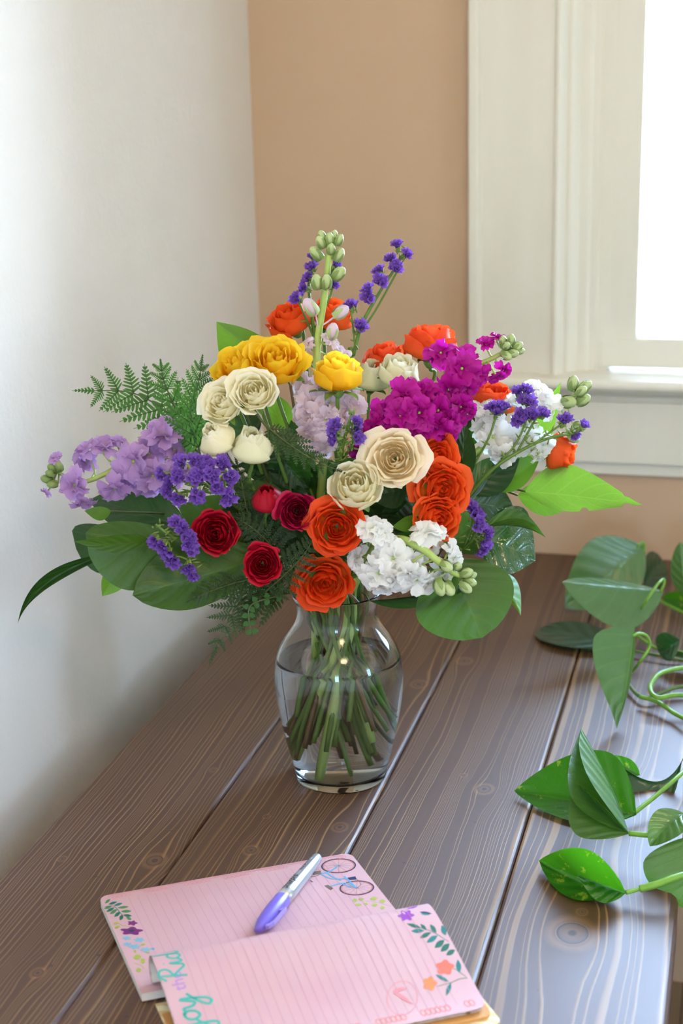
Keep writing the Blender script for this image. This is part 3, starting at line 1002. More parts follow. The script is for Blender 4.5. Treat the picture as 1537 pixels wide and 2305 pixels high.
stock('lavender_stock', 'lavender stock spike reaching toward the wall over the dark leaves',
      [(128, 1062, -0.015), (180, 1085, -0.015), (240, 1065, -0.010), (300, 1030, -0.005), (390, 1040, 0.005), (470, 1070, -.03)],
      [(366, 974, -0.010, 48, (.1, .7, .6)), (298, 1040, -0.030, 50, (-.1, .1, 1)), (335, 1020, -0.005, 44, (.2, .3, .9)), (235, 1000, -0.005, 38, (.1, .8, .3)),
       (185, 1010, -0.005, 36, (-.4, .7, .3)), (192, 1040, 0.005, 34, (-.5, .3, .5)), (165, 1095, -0.035, 42, (-.2, -.1, 1)), (258, 1105, -0.035, 42, (.1, -.5, .8)),
       (345, 1075, -0.025, 42, (.2, -.3, .9)), (395, 1010, -0.005, 40, (.5, .4, .7)), (270, 990, 0.005, 24, (.3, .9, .1)), (188, 1135, -0.035, 30, (.1, -.8, .5)),
       (330, 1100, -0.015, 34, (.1, -.6, .7)), (290, 1080, -0.005, 36, (-.1, -.3, .8)), (440, 1150, -0.035, 34, (.1, -.5, .8)), (500, 1155, -0.035, 30, (.2, -.6, .6)), (400, 1065, -0.015, 36, (.3, 0, .9)),
       (126, 1028, -0.015, 20, (-.1, .9, .3)), (103, 1110, -0.020, 17, (-.6, -.6, .4))],
      [(118, 1055, -0.020, 10, (-.5, .7, .3)), (105, 1078, -0.025, 10, (-.9, .3, .3)), (118, 1090, -0.030, 9, (-.9, .0, .4)), (133, 1050, -0.025, 9, (-.2, .9, .4)), (112, 1066, -0.030, 8, (-.7, .5, .5))],
      'lavender_petal', seed=51, budmat='bud_dark_green', sr=(0.0038, 0.002))
stock('magenta_stock', 'magenta stock spike with green buds at its tip in front of the window trim',
      [(1152, 782, -.01), (1105, 808, -.01), (1050, 830, -.015), (990, 858, -.02), (930, 910, -.03), (900, 980, -.03)],
      [(990, 790, -.03, 40, (-.3, .6, .6)), (1045, 795, -.03, 34, (.1, .8, .4)), (1040, 830, -.045, 46, (0, .1, 1)), (1080, 845, -.04, 34, (.4, -.1, .9)),
       (1010, 880, -.05, 42, (-.1, -.2, 1)), (1050, 880, -.045, 38, (.3, -.4, .8)), (1095, 770, -.01, 24, (-.1, .9, .3)), (1135, 835, -.02, 24, (.5, -.3, .7)), (1118, 850, -.03, 26, (.3, -.6, .6)),
       (1040, 920, -.05, 38, (.3, -.4, .8)), (1055, 935, -.05, 30, (.5, -.4, .7)), (975, 800, -.02, 26, (-.6, .3, .5)), (1120, 755, -.005, 20, (.1, .95, .2))],
      [(1150, 765, -.015, 10, (.1, .9, .2)), (1165, 780, -.015, 10, (.7, .6, .2)), (1155, 795, -.02, 10, (.7, .0, .5)), (1140, 778, -.02, 9, (.2, .5, .8)), (1170, 790, -.015, 8, (.9, .2, .2)), (1132, 768, -.01, 10, (-.1, .9, .3)), (1140, 800, -.02, 11, (.5, -.3, .7))],
      'magenta_petal', seed=52, sr=(0.0038, 0.0022), budmat='bud_green')
stock('magenta_stock', 'dense magenta stock cluster above the open ivory rose',
      [(880, 880, -.06), (905, 910, -.05), (930, 950, -.04), (940, 1010, -.03)],
      [(905, 885, -.075, 42, (-.3, .6, .7)), (945, 875, -.06, 40, (.1, .8, .5)), (860, 930, -.07, 40, (-.6, .3, .7)), (900, 935, -.09, 46, (-.1, .2, 1)), (945, 930, -.09, 46, (.1, .1, 1)),
       (990, 925, -.075, 44, (.4, .1, .9)), (850, 960, -.07, 36, (-.6, -.1, .7)), (895, 975, -.085, 40, (-.1, -.3, .9)), (940, 970, -.085, 42, (.1, -.3, .9)), (985, 965, -.08, 42, (.3, -.3, .9)),
       (1020, 950, -.07, 36, (.6, -.1, .7)), (820, 985, -.07, 30, (-.7, -.2, .6)), (975, 885, -.06, 36, (.4, .7, .5)), (1005, 985, -.07, 34, (.4, -.6, .6)), (805, 1020, -.08, 28, (-.3, -.5, .7))],
      [], 'magenta_petal', seed=53)
stock('white_stock', 'white stock spike beside the window sill with pale green buds at the tip',
      [(1300, 885, 0.0), (1270, 905, 0.0), (1220, 925, 0.0), (1150, 960, 0.0), (1080, 1010, -.01), (1030, 1060, -.01)],
      [(1205, 880, -.01, 44, (.1, .8, .5)), (1235, 905, -.015, 40, (.5, .4, .6)), (1100, 930, -.01, 40, (-.3, .6, .7)), (1085, 920, -.0, 34, (-.4, .7, .5)), (1110, 985, -.02, 46, (-.1, .1, 1)), (1160, 1000, -.02, 44, (.1, -.2, .9)),
       (1200, 995, -.02, 42, (.3, -.2, .9)), (1225, 1005, -.025, 36, (.4, -.5, .7)), (1130, 1030, -.03, 38, (-.2, -.5, .8)), (1215, 1030, -.03, 24, (.2, -.8, .4)), (1090, 960, -.01, 38, (-.4, .2, .8)), (1160, 900, 0, 34, (-.1, .8, .4)), (1180, 950, 0.0, 36, (.1, .3, .9))],
      [(1290, 862, 0, 13, (.1, .9, .3)), (1315, 872, 0, 12, (.5, .8, .3)), (1280, 905, -.01, 15, (.5, .1, .7)), (1312, 900, -.005, 13, (.8, .5, .2)), (1308, 880, -.01, 11, (.6, .6, .4)), (1305, 960, -.01, 11, (.8, -.1, .4)), (1320, 868, 0, 10, (.7, .7, .2)), (1290, 985, -.01, 11, (.7, -.4, .4))],
      'white_petal', seed=54, sr=(0.0036, 0.002))
stock('white_stock', 'white stock in front, its stem curling over the vase rim toward the big round leaf',
      [(1052, 1300, -.135), (1022, 1290, -.14), (985, 1262, -.145), (940, 1228, -.14), (890, 1215, -.12), (855, 1245, -.08)],
      [(838, 1190, -.14, 42, (-.2, .7, .7)), (862, 1200, -.145, 34, (.2, .5, .8)), (870, 1222, -.14, 30, (.1, -.2, 1)), (960, 1190, -.135, 42, (.1, .9, .4)), (985, 1195, -.13, 32, (.4, .8, .3)), (955, 1225, -.12, 40, (.1, .3, .9)),
       (885, 1258, -.15, 50, (.0, .1, 1)), (850, 1295, -.15, 50, (-.3, -.2, .9)), (895, 1310, -.15, 48, (.1, -.5, .8)), (800, 1255, -.12, 36, (-.7, .2, .6)), (815, 1285, -.13, 32, (-.6, -.1, .7)), (855, 1325, -.14, 38, (-.1, -.8, .5)),
       (925, 1270, -.14, 36, (.2, .1, .9)), (940, 1310, -.15, 42, (.2, -.4, .9)), (968, 1320, -.14, 36, (.3, -.6, .7)), (920, 1295, -.155, 34, (.0, -.5, .9)), (1000, 1290, -.13, 34, (.5, .0, .8)), (1020, 1235, -.135, 26, (.5, .6, .5)), (1025, 1258, -.14, 24, (.5, -.3, .7))],
      [(1005, 1275, -.15, 13, (.5, -.2, .8)), (990, 1322, -.15, 15, (.2, -.7, .6)), (1010, 1325, -.15, 14, (.4, -.5, .7)), (1050, 1290, -.14, 12, (.8, .4, .4)), (1058, 1310, -.14, 11, (.9, -.2, .4)), (1048, 1322, -.145, 12, (.7, -.6, .4)), (1060, 1296, -.135, 10, (.9, .4, .2)), (1030, 1275, -.145, 9, (.5, .5, .6))],
      'white_petal', seed=55, sr=(0.0052, 0.0024), bottom=on(722, 1752, 0.012), rr=0.02)
stock('blush_stock', 'tall pale blush stock rising above the yellow roses with green buds at its top',
      [(742, 545, .0), (738, 600, .0), (728, 680, .0), (716, 760, .0), (712, 860, -.01), (715, 960, -.02), (725, 1030, -.02)],
      [(700, 905, -.05, 46, (-.3, .3, .9)), (745, 905, -.05, 44, (.2, .3, .9)), (690, 940, -.055, 42, (-.4, 0, .9)), (735, 945, -.06, 42, (.2, 0, .9)), (700, 990, -.06, 40, (-.3, -.3, .9)), (735, 1005, -.055, 32, (.2, -.4, .9)),
       (790, 915, -.04, 44, (.5, .3, .8)), (800, 895, -.03, 36, (.6, .5, .5)), (680, 865, -.03, 36, (-.5, .4, .6)), (745, 762, -.01, 26, (.4, .7, .4)), (690, 775, .0, 26, (-.5, .7, .3)), (700, 965, -.06, 36, (-.1, -.6, .8)), (780, 880, -.03, 36, (.3, .6, .6)), (730, 870, -.04, 40, (.1, .5, .8)), (770, 950, -.05, 38, (.4, -.1, .8)), (770, 790, .0, 24, (.5, .6, .3))],
      [(722, 545, 0, 11, (-.4, .9, .2)), (742, 538, 0, 11, (.0, 1, .2)), (763, 540, 0, 10, (.5, .85, .1)), (752, 530, .005, 9, (.2, 1, .0)), (725, 532, .005, 10, (-.3, .95, .0)), (711, 570, 0, 13, (-.6, .75, .2)), (763, 573, 0, 12, (.5, .8, .2)),
       (762, 616, -.005, 14, (.6, .6, .3)), (713, 634, -.01, 13, (-.1, .95, .3)), (735, 634, -.012, 13, (.05, .9, .4)), (745, 560, -.004, 10, (.1, .9, .4))],
      'blush_petal', seed=56, sr=(0.0046, 0.003))
_b = [o for o in bpy.data.objects if o.get('label', '').startswith('tall pale blush')][0]
for (px, py, d, r, fc) in ((698, 690, -.01, 20, (-.5, .8, .3)), (768, 702, -.005, 18, (.75, .55, .2)), (748, 745, -.008, 18, (.2, .9, .3))):
    C0 = at(px, py, d)
    bud_part(_b, C0, dirv(*fc), r*mpp(C0)*0.8, 'blush_petal', 'bud_green', at(718, 745, 0) if px < 760 else at(720, 735, 0))


# ------------------------------------------------------------------ statice
def statice_cluster(parent, C0, ax, r, seed, base=None):
    R_ = random.Random(seed)
    X, Y = frame(ax)
    mb = MB(); gm = MB()
    nf = max(4, int(5 + r/0.0025))
    for k_ in range(nf):
        a0 = k_*2.4+R_.uniform(-.4, .4); rr_ = r*0.62*sqrt((k_+0.3)/nf)
        p0 = C0 + X*rr_*cos(a0) + Y*rr_*sin(a0) + ax*R_.uniform(-.2, .2)*r
        ad = (ax + (X*cos(a0)+Y*sin(a0))*0.6*rr_/r + V((R_.uniform(-.25, .25), R_.uniform(-.25, .25), R_.uniform(-.25, .25)))).normalized()
        U, W = frame(ad)
        fr_ = R_.uniform(0.0034, 0.0050); hh = R_.uniform(0.005, 0.0075)
        p1 = R_.uniform(0, 6)

        def fn(a, t):
            th = a*2*pi
            rr2 = fr_*(0.16+0.84*t**1.4)*(1+0.16*sin(5*th+p1)*t*t+0.08*sin(11*th)*t**3)
            z = hh*(t-0.6) + fr_*0.30*sin(5*th+p1+1.2)*t**3 - fr_*0.25*max(0, t-.75)*4*max(0, t-.75)
            return p0 + U*rr2*cos(th) + W*rr2*sin(th) + ad*z
        mb.grid(15, 4, fn, close_u=True)
        gm.lathe([(0.0003, -hh*1.5), (0.0011, -hh*1.2), (0.0012, -hh*0.7), (0.0007, -hh*0.45)], 5, ad, p0)
        if R_.random() < 0.7:
            for q in range(2):
                e_ = p0 - ad*hh*0.9 + V((R_.uniform(-1, 1), R_.uniform(-1, 1), R_.uniform(-.6, 1)))*0.005
                gm.tube([p0-ad*hh*1.3, e_], [0.0011, 0.0002], 4)
    o = mb.build('floret_cluster', 'statice_petal', parent)
    if base is not None:
        gm.tube(spline([base, base.lerp(C0-ax*0.008, 0.6)-ax*0.002, C0-ax*0.007], 4), [0.0011]*5+[0.0009]*4 if False else 0.0011, 5)
    gm.build('bract', 'fuzz_green', o)
    return o


def fuzz(parent, pts, r, seed, n):
    R_ = random.Random(seed); mb = MB()
    for _ in range(n):
        p_ = R_.choice(pts) + V((R_.uniform(-1, 1), R_.uniform(-1, 1), R_.uniform(-1, 1)))*r
        d_ = V((R_.uniform(-1, 1), R_.uniform(-1, 1), R_.uniform(-.2, 1.2))).normalized()
        mb.tube([p_, p_+d_*0.004, p_+d_*0.008], [0.0011, 0.0010, 0.0001], 4)
    o = mb.build('bract', 'fuzz_green', parent)
    o['kind'] = 'stuff'
    return o


def statice(name, label, spine, clusters, seed, bottom=None, branches=(), fz=0):
    P = [at(*q) for q in spine]
    root = thing(name, P[-1], label, 'statice', 'purple statice of the bouquet')
    ax = (P[-2]-P[-1]).normalized()
    sp_ = spline(list(P[:-1]) + curve_stem(P[-1], ax, bottom=bottom), 7); n = len(sp_)
    MB().tube(sp_, [0.0013+0.0011*min(1, i/(n*.5)) for i in range(n)], 7).build('stem', 'stem_green', root)
    up = spline(P, 8)
    for b in branches:
        q = [at(*z) for z in b]
        bs = spline(q, 6); MB().tube(bs, 0.0012, 6).build('branch', 'stem_green', root); up += bs
    for i, (px, py, d, r, fc) in enumerate(clusters):
        C0 = at(px, py, d)
        statice_cluster(root, C0, dirv(*fc), r*mpp(C0), seed*50+i, near_on(up, C0))
    if fz:
        fuzz(root, up, 0.004, seed, fz)
    return root


statice('purple_statice', 'purple statice sprig right beside the tall budded stock spike',
        [(702, 590, .01), (695, 640, .01), (700, 700, .01), (708, 760, .02), (712, 830, .02)],
        [(699, 598, .005, 15, (-.3, .9, .3)), (690, 624, .005, 14, (-.7, .5, .4)), (682, 648, .005, 15, (-.8, .4, .4)), (664, 671, .0, 18, (-.7, .5, .5)), (757, 595, .012, 12, (.6, .7, .1)), (752, 640, .012, 11, (.6, .4, .3)), (703, 575, .012, 10, (-.3, .9, 0))],
        61, branches=[[(757, 605, .015), (745, 660, .015), (712, 740, .015)], [(672, 680, .005), (690, 720, .01), (708, 765, .02)]], fz=14)
statice('purple_statice', 'tallest purple statice sprig slanting out above the bouquet toward the window',
        [(915, 560, .02), (885, 610, .02), (850, 665, .02), (815, 730, .02), (795, 800, .02)],
        [(893, 548, .02, 10, (-.2, .9, .2)), (917, 572, .015, 15, (.6, .6, .4)), (878, 580, .02, 12, (-.4, .8, .3)), (892, 601, .015, 17, (.2, .5, .8)), (852, 607, .02, 13, (-.5, .8, .3)), (857, 632, .012, 19, (-.1, .4, .9)), (826, 650, .015, 15, (-.5, .7, .4)), (828, 668, .012, 18, (-.2, .4, .9)), (812, 733, .01, 20, (.2, .6, .7)), (790, 685, .02, 16, (-.3, .9, .3))],
        62, branches=[[(790, 700, .02), (795, 740, .02), (800, 790, .02)], [(900, 600, .02), (850, 690, .022), (815, 745, .022)]], fz=16)
statice('purple_statice', 'broad purple statice head spread over the base of the lavender stock',
        [(430, 1060, -.11), (455, 1085, -.105), (500, 1115, -.09), (545, 1150, -.07)],
        [(405, 1035, -.125, 20, (-.3, .7, .6)), (438, 1035, -.125, 20, (0, .7, .7)), (470, 1040, -.125, 20, (.1, .7, .7)), (502, 1040, -.12, 21, (.3, .7, .6)), (398, 1072, -.135, 22, (-.4, .3, .9)), (440, 1075, -.14, 23, (0, .3, 1)), (478, 1070, -.14, 23, (.2, .3, 1)), (520, 1075, -.125, 22, (.5, .2, .8)),
         (375, 1105, -.13, 18, (-.5, -.2, .8)), (402, 1125, -.135, 20, (-.3, -.3, .9)), (445, 1118, -.14, 24, (0, -.3, 1)), (513, 1120, -.135, 26, (.3, -.2, .9)), (380, 1080, -.125, 16, (-.7, .1, .7)), (360, 1065, -.12, 13, (-.8, .3, .5)), (456, 1050, -.13, 17, (0, .5, .8)), (490, 1098, -.14, 15, (.2, 0, 1))],
        63, branches=[[(380, 1075, -.12), (420, 1085, -.115), (460, 1090, -.105)], [(510, 1060, -.11), (500, 1095, -.10), (520, 1130, -.08)], [(400, 1110, -.125), (440, 1105, -.115), (480, 1110, -.10)]], fz=70)
statice('purple_statice', 'drooping purple statice sprig over the dark leaves beside the red rose',
        [(350, 1180, -.135), (385, 1205, -.135), (430, 1215, -.12), (500, 1215, -.09)],
        [(395, 1175, -.14, 17, (-.1, .8, .6)), (410, 1190, -.145, 18, (.1, .5, .9)), (425, 1210, -.145, 18, (.4, .3, .9)), (432, 1235, -.145, 17, (.5, 0, .9)), (345, 1218, -.145, 15, (-.7, 0, .7)), (362, 1230, -.15, 17, (-.4, -.2, .9)), (378, 1248, -.15, 17, (-.2, -.3, .9)), (390, 1265, -.15, 17, (0, -.4, .9)), (425, 1280, -.15, 16, (.1, -.5, .8)), (436, 1298, -.15, 15, (.2, -.7, .6)), (425, 1225, -.15, 14, (.2, .1, 1))],
        64, branches=[[(352, 1215, -.135), (380, 1215, -.135), (420, 1215, -.125)], [(432, 1285, -.14), (425, 1250, -.135), (440, 1220, -.12)], [(395, 1180, -.135), (400, 1200, -.13), (425, 1213, -.12)]], fz=60)
statice('purple_statice', 'short fuzzy purple statice tuft in front of the blush stock',
        [(790, 935, -.10), (780, 970, -.10), (770, 1010, -.09), (765, 1060, -.07)],
        [(755, 955, -.11, 17, (-.5, .6, .7)), (748, 970, -.11, 14, (-.8, .2, .6)), (805, 950, -.105, 13, (.7, .5, .5)), (808, 985, -.11, 17, (.6, .1, .8)), (803, 965, -.10, 12, (.7, .3, .5)), (750, 990, -.11, 11, (-.8, -.1, .6))],
        65, branches=[[(755, 965, -.10), (765, 990, -.095), (770, 1020, -.085)], [(805, 970, -.10), (795, 1000, -.095), (772, 1030, -.08)]], fz=70)
statice('purple_statice', 'long purple statice branch lying across the white stock toward the window sill',
        [(1300, 975, -.03), (1240, 985, -.035), (1180, 1010, -.04), (1110, 1055, -.04), (1060, 1110, -.03)],
        [(1120, 918, -.04, 24, (0, .9, .4)), (1135, 912, -.035, 16, (.3, .9, .3)), (1107, 915, -.04, 15, (-.4, .9, .3)), (1165, 880, -.03, 14, (-.2, .9, .3)), (1185, 875, -.03, 15, (.2, .9, .3)), (1180, 900, -.035, 18, (.1, .6, .7)), (1195, 902, -.035, 15, (.4, .5, .7)), (1175, 935, -.045, 18, (-.2, .4, .9)), (1200, 930, -.045, 19, (.1, .7, .7)), (1225, 928, -.04, 17, (.3, .8, .5)), (1165, 945, -.04, 14, (-.5, .2, .8)), (1268, 945, -.035, 14, (.2, .9, .4)), (1278, 940, -.03, 11, (.5, .8, .3)), (1315, 955, -.03, 10, (.7, .7, .2)), (1295, 980, -.03, 9, (.5, -.4, .7))],
        66, branches=[[(1120, 925, -.04), (1100, 985, -.04), (1065, 1050, -.035)], [(1180, 890, -.035), (1185, 940, -.035), (1160, 1000, -.04), (1120, 1045, -.04)], [(1210, 935, -.04), (1190, 970, -.04), (1165, 1015, -.04)], [(1270, 950, -.035), (1235, 975, -.035), (1200, 1000, -.04)], [(1313, 962, -.03), (1290, 975, -.03), (1240, 985, -.035)]], fz=46)
statice('purple_statice', 'purple statice tucked between the orange roses and the glossy leaf',
        [(1085, 1165, -.07), (1075, 1195, -.07), (1055, 1225, -.06), (1020, 1250, -.04)],
        [(1060, 1140, -.07, 17, (0, .8, .5)), (1075, 1158, -.075, 17, (.3, .6, .7)), (1078, 1182, -.085, 20, (.2, .2, .9)), (1098, 1200, -.08, 17, (.7, .2, .7)), (1093, 1225, -.08, 20, (.5, -.3, .8)), (1083, 1242, -.08, 14, (.2, -.7, .6)), (1088, 1300, -.08, 22, (.3, -.2, .9)), (1096, 1290, -.075, 16, (.6, .2, .7)), (1075, 1312, -.08, 14, (0, -.5, .8))],
        67, branches=[[(1086, 1295, -.07), (1060, 1280, -.06), (1030, 1260, -.05)], [(1065, 1150, -.065), (1060, 1190, -.06), (1045, 1230, -.055)]], fz=40)


# ================================================================== LEAVES
def leaf_mesh(base, tip, Lp, Rp, shape='ovate', arch=0.0, cup=0.0, ripple=0.0, lobe=0.0, nu=10, nv=14, peak=0.42, sharp=1.0, arch_dir=None, seed=0, mid=None, roll=0.0, wk=None, bites=()):
    """leaf surface from its base, tip and the two widest edge points"""
    base, tip, Lp, Rp = V(base), V(tip), V(Lp), V(Rp)
    ml = (tip-base); L = ml.length; md = ml.normalized()

    def side(P_):
        q = P_-base; t = max(0.05, min(0.9, q.dot(ml)/ml.length_squared))
        return q - ml*t
    sl, sr_ = side(Lp), side(Rp)
    nrm = arch_dir if arch_dir is not None else (sr_-sl).cross(md)
    nrm = nrm.normalized() if nrm.length > 1e-9 else V((0, 0, 1))
    if nrm.dot(CAMP-base) < 0 and arch_dir is None: nrm = -nrm
    R_ = random.Random(seed); p1, p2 = R_.uniform(0, 6), R_.uniform(0, 6)
    cm = None
    if mid is not None:
        cm = (V(mid) - (base+tip)*0.5)*2.0

    def wfun(t):
        if shape == 'lance':
            return sin(pi*t**0.8)**1.1
        if shape == 'heart':
            return max(0.0, (0.62+0.38*sstep(0, .3, t)) * (1-t**2.2)**0.9) if t > 0.0 else 0.62
        x = (t/peak*0.5) if t < peak else (0.5+(t-peak)/(1-peak)*0.5)
        return max(0, sin(pi*x))**(0.75 if t < peak else sharp)
    W = wk or 1.0

    def fn(a, t):
        s_ = a*2-1
        p_ = base + ml*t + nrm*(arch*L*4*t*(1-t))
        if cm is not None:
            p_ = p_ + cm*(2*t*(1-t))
        wt = wfun(t)*W
        for sg, tb, wb, db in bites:
            if s_*sg > 0: wt *= 1-db*max(0.0, 1-((t-tb)/wb)**2)**0.5
        e_ = (sl if s_ < 0 else sr_)*abs(s_)*wt
        off = nrm*(cup*e_.length*abs(s_)) + nrm*(ripple*L*sin(9*t+p1+(1.7 if s_ > 0 else 0))*s_*s_*wfun(t))
        off += nrm*(roll*L*max(0, abs(s_)-0.5)**2*4)
        if lobe:
            off += md*(-lobe*L*abs(s_)**1.3*(1-t)**4)
        return p_ + e_ + off
    return MB().grid(nu, nv, fn)


def A(q):
    return at(*q) if len(q) == 3 else on(q[0], q[1], 0)


def leaf_branch(name, label, leaves, hub, seed, group='broad green leaves of the bouquet', stem='stem_woody', cat='leaf sprig', rr=None):
    """leaves: dicts with base, tip, l, r (pixel x, y, depth) and a material; all joined to one woody sprig"""
    hubP = at(*hub)
    root = thing(name, hubP, label, cat, group)
    ax = V((hubP.x*0.6, hubP.y*0.6, 0.25)).normalized()
    stem_part(root, curve_stem(hubP, ax, rr=rr), 0.0016, 0.0026, stem)
    for i, lf in enumerate(leaves):
        kw = {k_: v_ for k_, v_ in lf.items() if k_ not in ('b', 't', 'l', 'r', 'm')}
        if 'mid' in kw: kw['mid'] = at(*kw['mid'])
        b = at(*lf['b'])
        o = leaf_mesh(b, at(*lf['t']), at(*lf['l']), at(*lf['r']), seed=seed*10+i, **kw).build('leaf', lf['m'], root)
        if (b-hubP).length > 0.004:
            MB().tube(spline([hubP, hubP.lerp(b, 0.5)+FH*min(0.05, (b-hubP).length*0.3), b], 6), 0.0011, 6).build('petiole', 'stem_dark', o)
    return root


D = dict
leaf_branch('salal_sprig', 'light green pointed leaf standing behind the yellow roses',
            [D(b=(640, 850, .03), t=(487, 724, .02), l=(575, 745, .04), r=(478, 822, .02), m='salal_light', cup=.1, arch=-.05)], (655, 870, .03), 1)
leaf_branch('salal_sprig', 'bright translucent leaf with bitten edges reaching toward the sill',
            [D(b=(1182, 1106, -.02), t=(1448, 1137, -.02), l=(1265, 1048, .0), r=(1290, 1155, -.03), m='salal_bright', arch=.02, cup=.08, ripple=.012, peak=.30, sharp=1.35, nu=24, nv=48, bites=((1, .50, .035, .30), (1, .86, .045, .9), (-1, .84, .02, .25))),
             D(b=(1165, 1115, .0), t=(1300, 1130, .02), l=(1220, 1085, .02), r=(1200, 1160, .0), m='salal_bright', arch=.02, cup=.1),
             D(b=(1105, 1105, -.01), t=(1215, 1032, .0), l=(1110, 1040, .0), r=(1180, 1095, -.02), m='salal_light', cup=.15),
             D(b=(1130, 1100, .01), t=(1262, 860, .03), l=(1190, 960, .03), r=(1240, 990, .03), m='salal_bright', cup=.1)],
            (1105, 1105, -.01), 2)
leaf_branch('salal_sprig', 'glossy dark leaf shining with blue window light under the bright leaf',
            [D(b=(1060, 1205, -.03), t=(1205, 1262, -.03), l=(1150, 1135, -.01), r=(1120, 1290, -.05), m='salal_gloss', arch=.12, cup=-.1, peak=.55, ripple=.01),
             D(b=(1085, 1190, -.06), t=(1228, 1210, -.05), l=(1150, 1168, -.05), r=(1150, 1190, -.07), m='salal_olive', arch=.12, cup=.3, shape='lance'),
             D(b=(1040, 1130, -.03), t=(1160, 1150, .0), l=(1090, 1080, -.01), r=(1090, 1180, -.03), m='salal_dark', arch=.06),
             D(b=(1040, 1090, -.04), t=(1045, 945, -.03), l=(1018, 1010, -.03), r=(1074, 1010, -.04), m='salal_dark', cup=.2),
             D(b=(1050, 1110, -.02), t=(1170, 1030, .0), l=(1080, 1040, .0), r=(1130, 1110, -.02), m='salal_dark', cup=.2)],
            (1040, 1200, -.03), 3)
leaf_branch('salal_sprig', 'big round olive leaf hanging in front of the vase shoulder',
            [D(b=(1010, 1255, -.08), t=(1085, 1436, -.12), l=(930, 1370, -.09), r=(1158, 1320, -.09), m='salal_olive', arch=.06, cup=-.05, peak=.5, sharp=.6, nu=14, nv=18),
             D(b=(1110, 1290, -.05), t=(1172, 1386, -.06), l=(1140, 1350, -.05), r=(1182, 1345, -.03), m='salal_bright', arch=.05),
             D(b=(1000, 1230, -.05), t=(1095, 1160, -.03), l=(1020, 1150, -.03), r=(1075, 1250, -.06), m='salal_olive', cup=.1)],
            (985, 1262, -.06), 4)
leaf_branch('salal_sprig', 'cluster of large dark olive leaves spreading low under the lavender stock',
            [D(b=(455, 1225, -.10), t=(350, 1335, -.13), l=(185, 1215, -.115), r=(470, 1335, -.125), m='salal_olive', cup=.05, ripple=.01, peak=.55, sharp=.7) if False else
             D(b=(440, 1232, -.095), t=(192, 1200, -.125), l=(330, 1180, -.09), r=(330, 1335, -.12), m='salal_olive', arch=.05, cup=-.03, peak=.55, sharp=.55, nu=14, nv=18),
             D(b=(610, 1250, -.085), t=(298, 1340, -.135), l=(395, 1222, -.10), r=(450, 1365, -.11), m='salal_olive', arch=.05, cup=.0, peak=.58, sharp=.7, nu=14, nv=18),
             D(b=(425, 1190, -.03), t=(200, 1125, .03), l=(310, 1095, .02), r=(300, 1205, -.02), m='salal_dark', arch=.05, peak=.5),
             D(b=(350, 1230, .03), t=(162, 1195, .06), l=(170, 1170, .07), r=(200, 1285, .05), m='salal_dark', arch=.05, sharp=.6, peak=.6),
             D(b=(345, 1215, -.125), t=(165, 1218, -.155), l=(260, 1190, -.145), r=(240, 1234, -.14), m='salal_olive', arch=.08, cup=.2, shape='lance'),
             D(b=(250, 1150, -.05), t=(190, 1150, -.05), l=(208, 1140, -.05), r=(215, 1172, -.05), m='salal_light'),
             D(b=(275, 1275, -.05), t=(230, 1342, -.06), l=(228, 1300, -.06), r=(282, 1315, -.055), m='salal_bright'),
             D(b=(390, 1310, -.05), t=(368, 1363, -.06), l=(352, 1330, -.06), r=(388, 1335, -.05), m='salal_bright'),
             D(b=(560, 1180, -.06), t=(400, 1140, -.06), l=(480, 1110, -.05), r=(470, 1230, -.07), m='salal_olive')],
            (585, 1240, -.06), 5)
leaf_branch('salal_sprig', 'long narrow curling leaf whose tip hangs down beside the wall',
            [D(b=(255, 1245, -.06), t=(40, 1403, -.06), l=(136, 1314, -.065), r=(166, 1330, -.075), m='salal_dark', shape='lance', arch=.0, cup=.3, mid=(112, 1308, -.065), nv=24)],
            (300, 1240, -.055), 6)
leaf_branch('salal_sprig', 'green leaf showing in the gap under the cream roses',
            [D(b=(640, 975, .0), t=(600, 880, .02), l=(605, 935, .01), r=(655, 915, .01), m='salal_bright'),
             D(b=(680, 1040, -.02), t=(655, 945, -.02), l=(640, 990, -.02), r=(690, 980, -.02), m='salal_dark'),
             D(b=(560, 1000, -.02), t=(520, 900, -.01), l=(500, 960, -.01), r=(590, 950, -.01), m='salal_dark'),
             D(b=(650, 1130, -.06), t=(520, 1090, -.06), l=(590, 1080, -.05), r=(590, 1160, -.06), m='salal_olive')],
            (650, 1080, -.02), 7)
leaf_branch('salal_sprig', 'pale green leaf tip beside the lowest stacked orange rose',
            [D(b=(945, 1165, -.10), t=(882, 1186, -.12), l=(915, 1162, -.11), r=(925, 1196, -.11), m='salal_light', cup=.1)], (960, 1180, -.08), 8)
leaf_branch('salal_sprig', 'narrow dark leaf lying flat over the vase rim beneath the white stock',
            [D(b=(830, 1352, -.05), t=(1068, 1318, -.11), l=(950, 1345, -.08), r=(960, 1362, -.09), m='salal_dark', shape='lance', arch=-.03, cup=.1)], (815, 1335, -.03), 9, rr=.03)
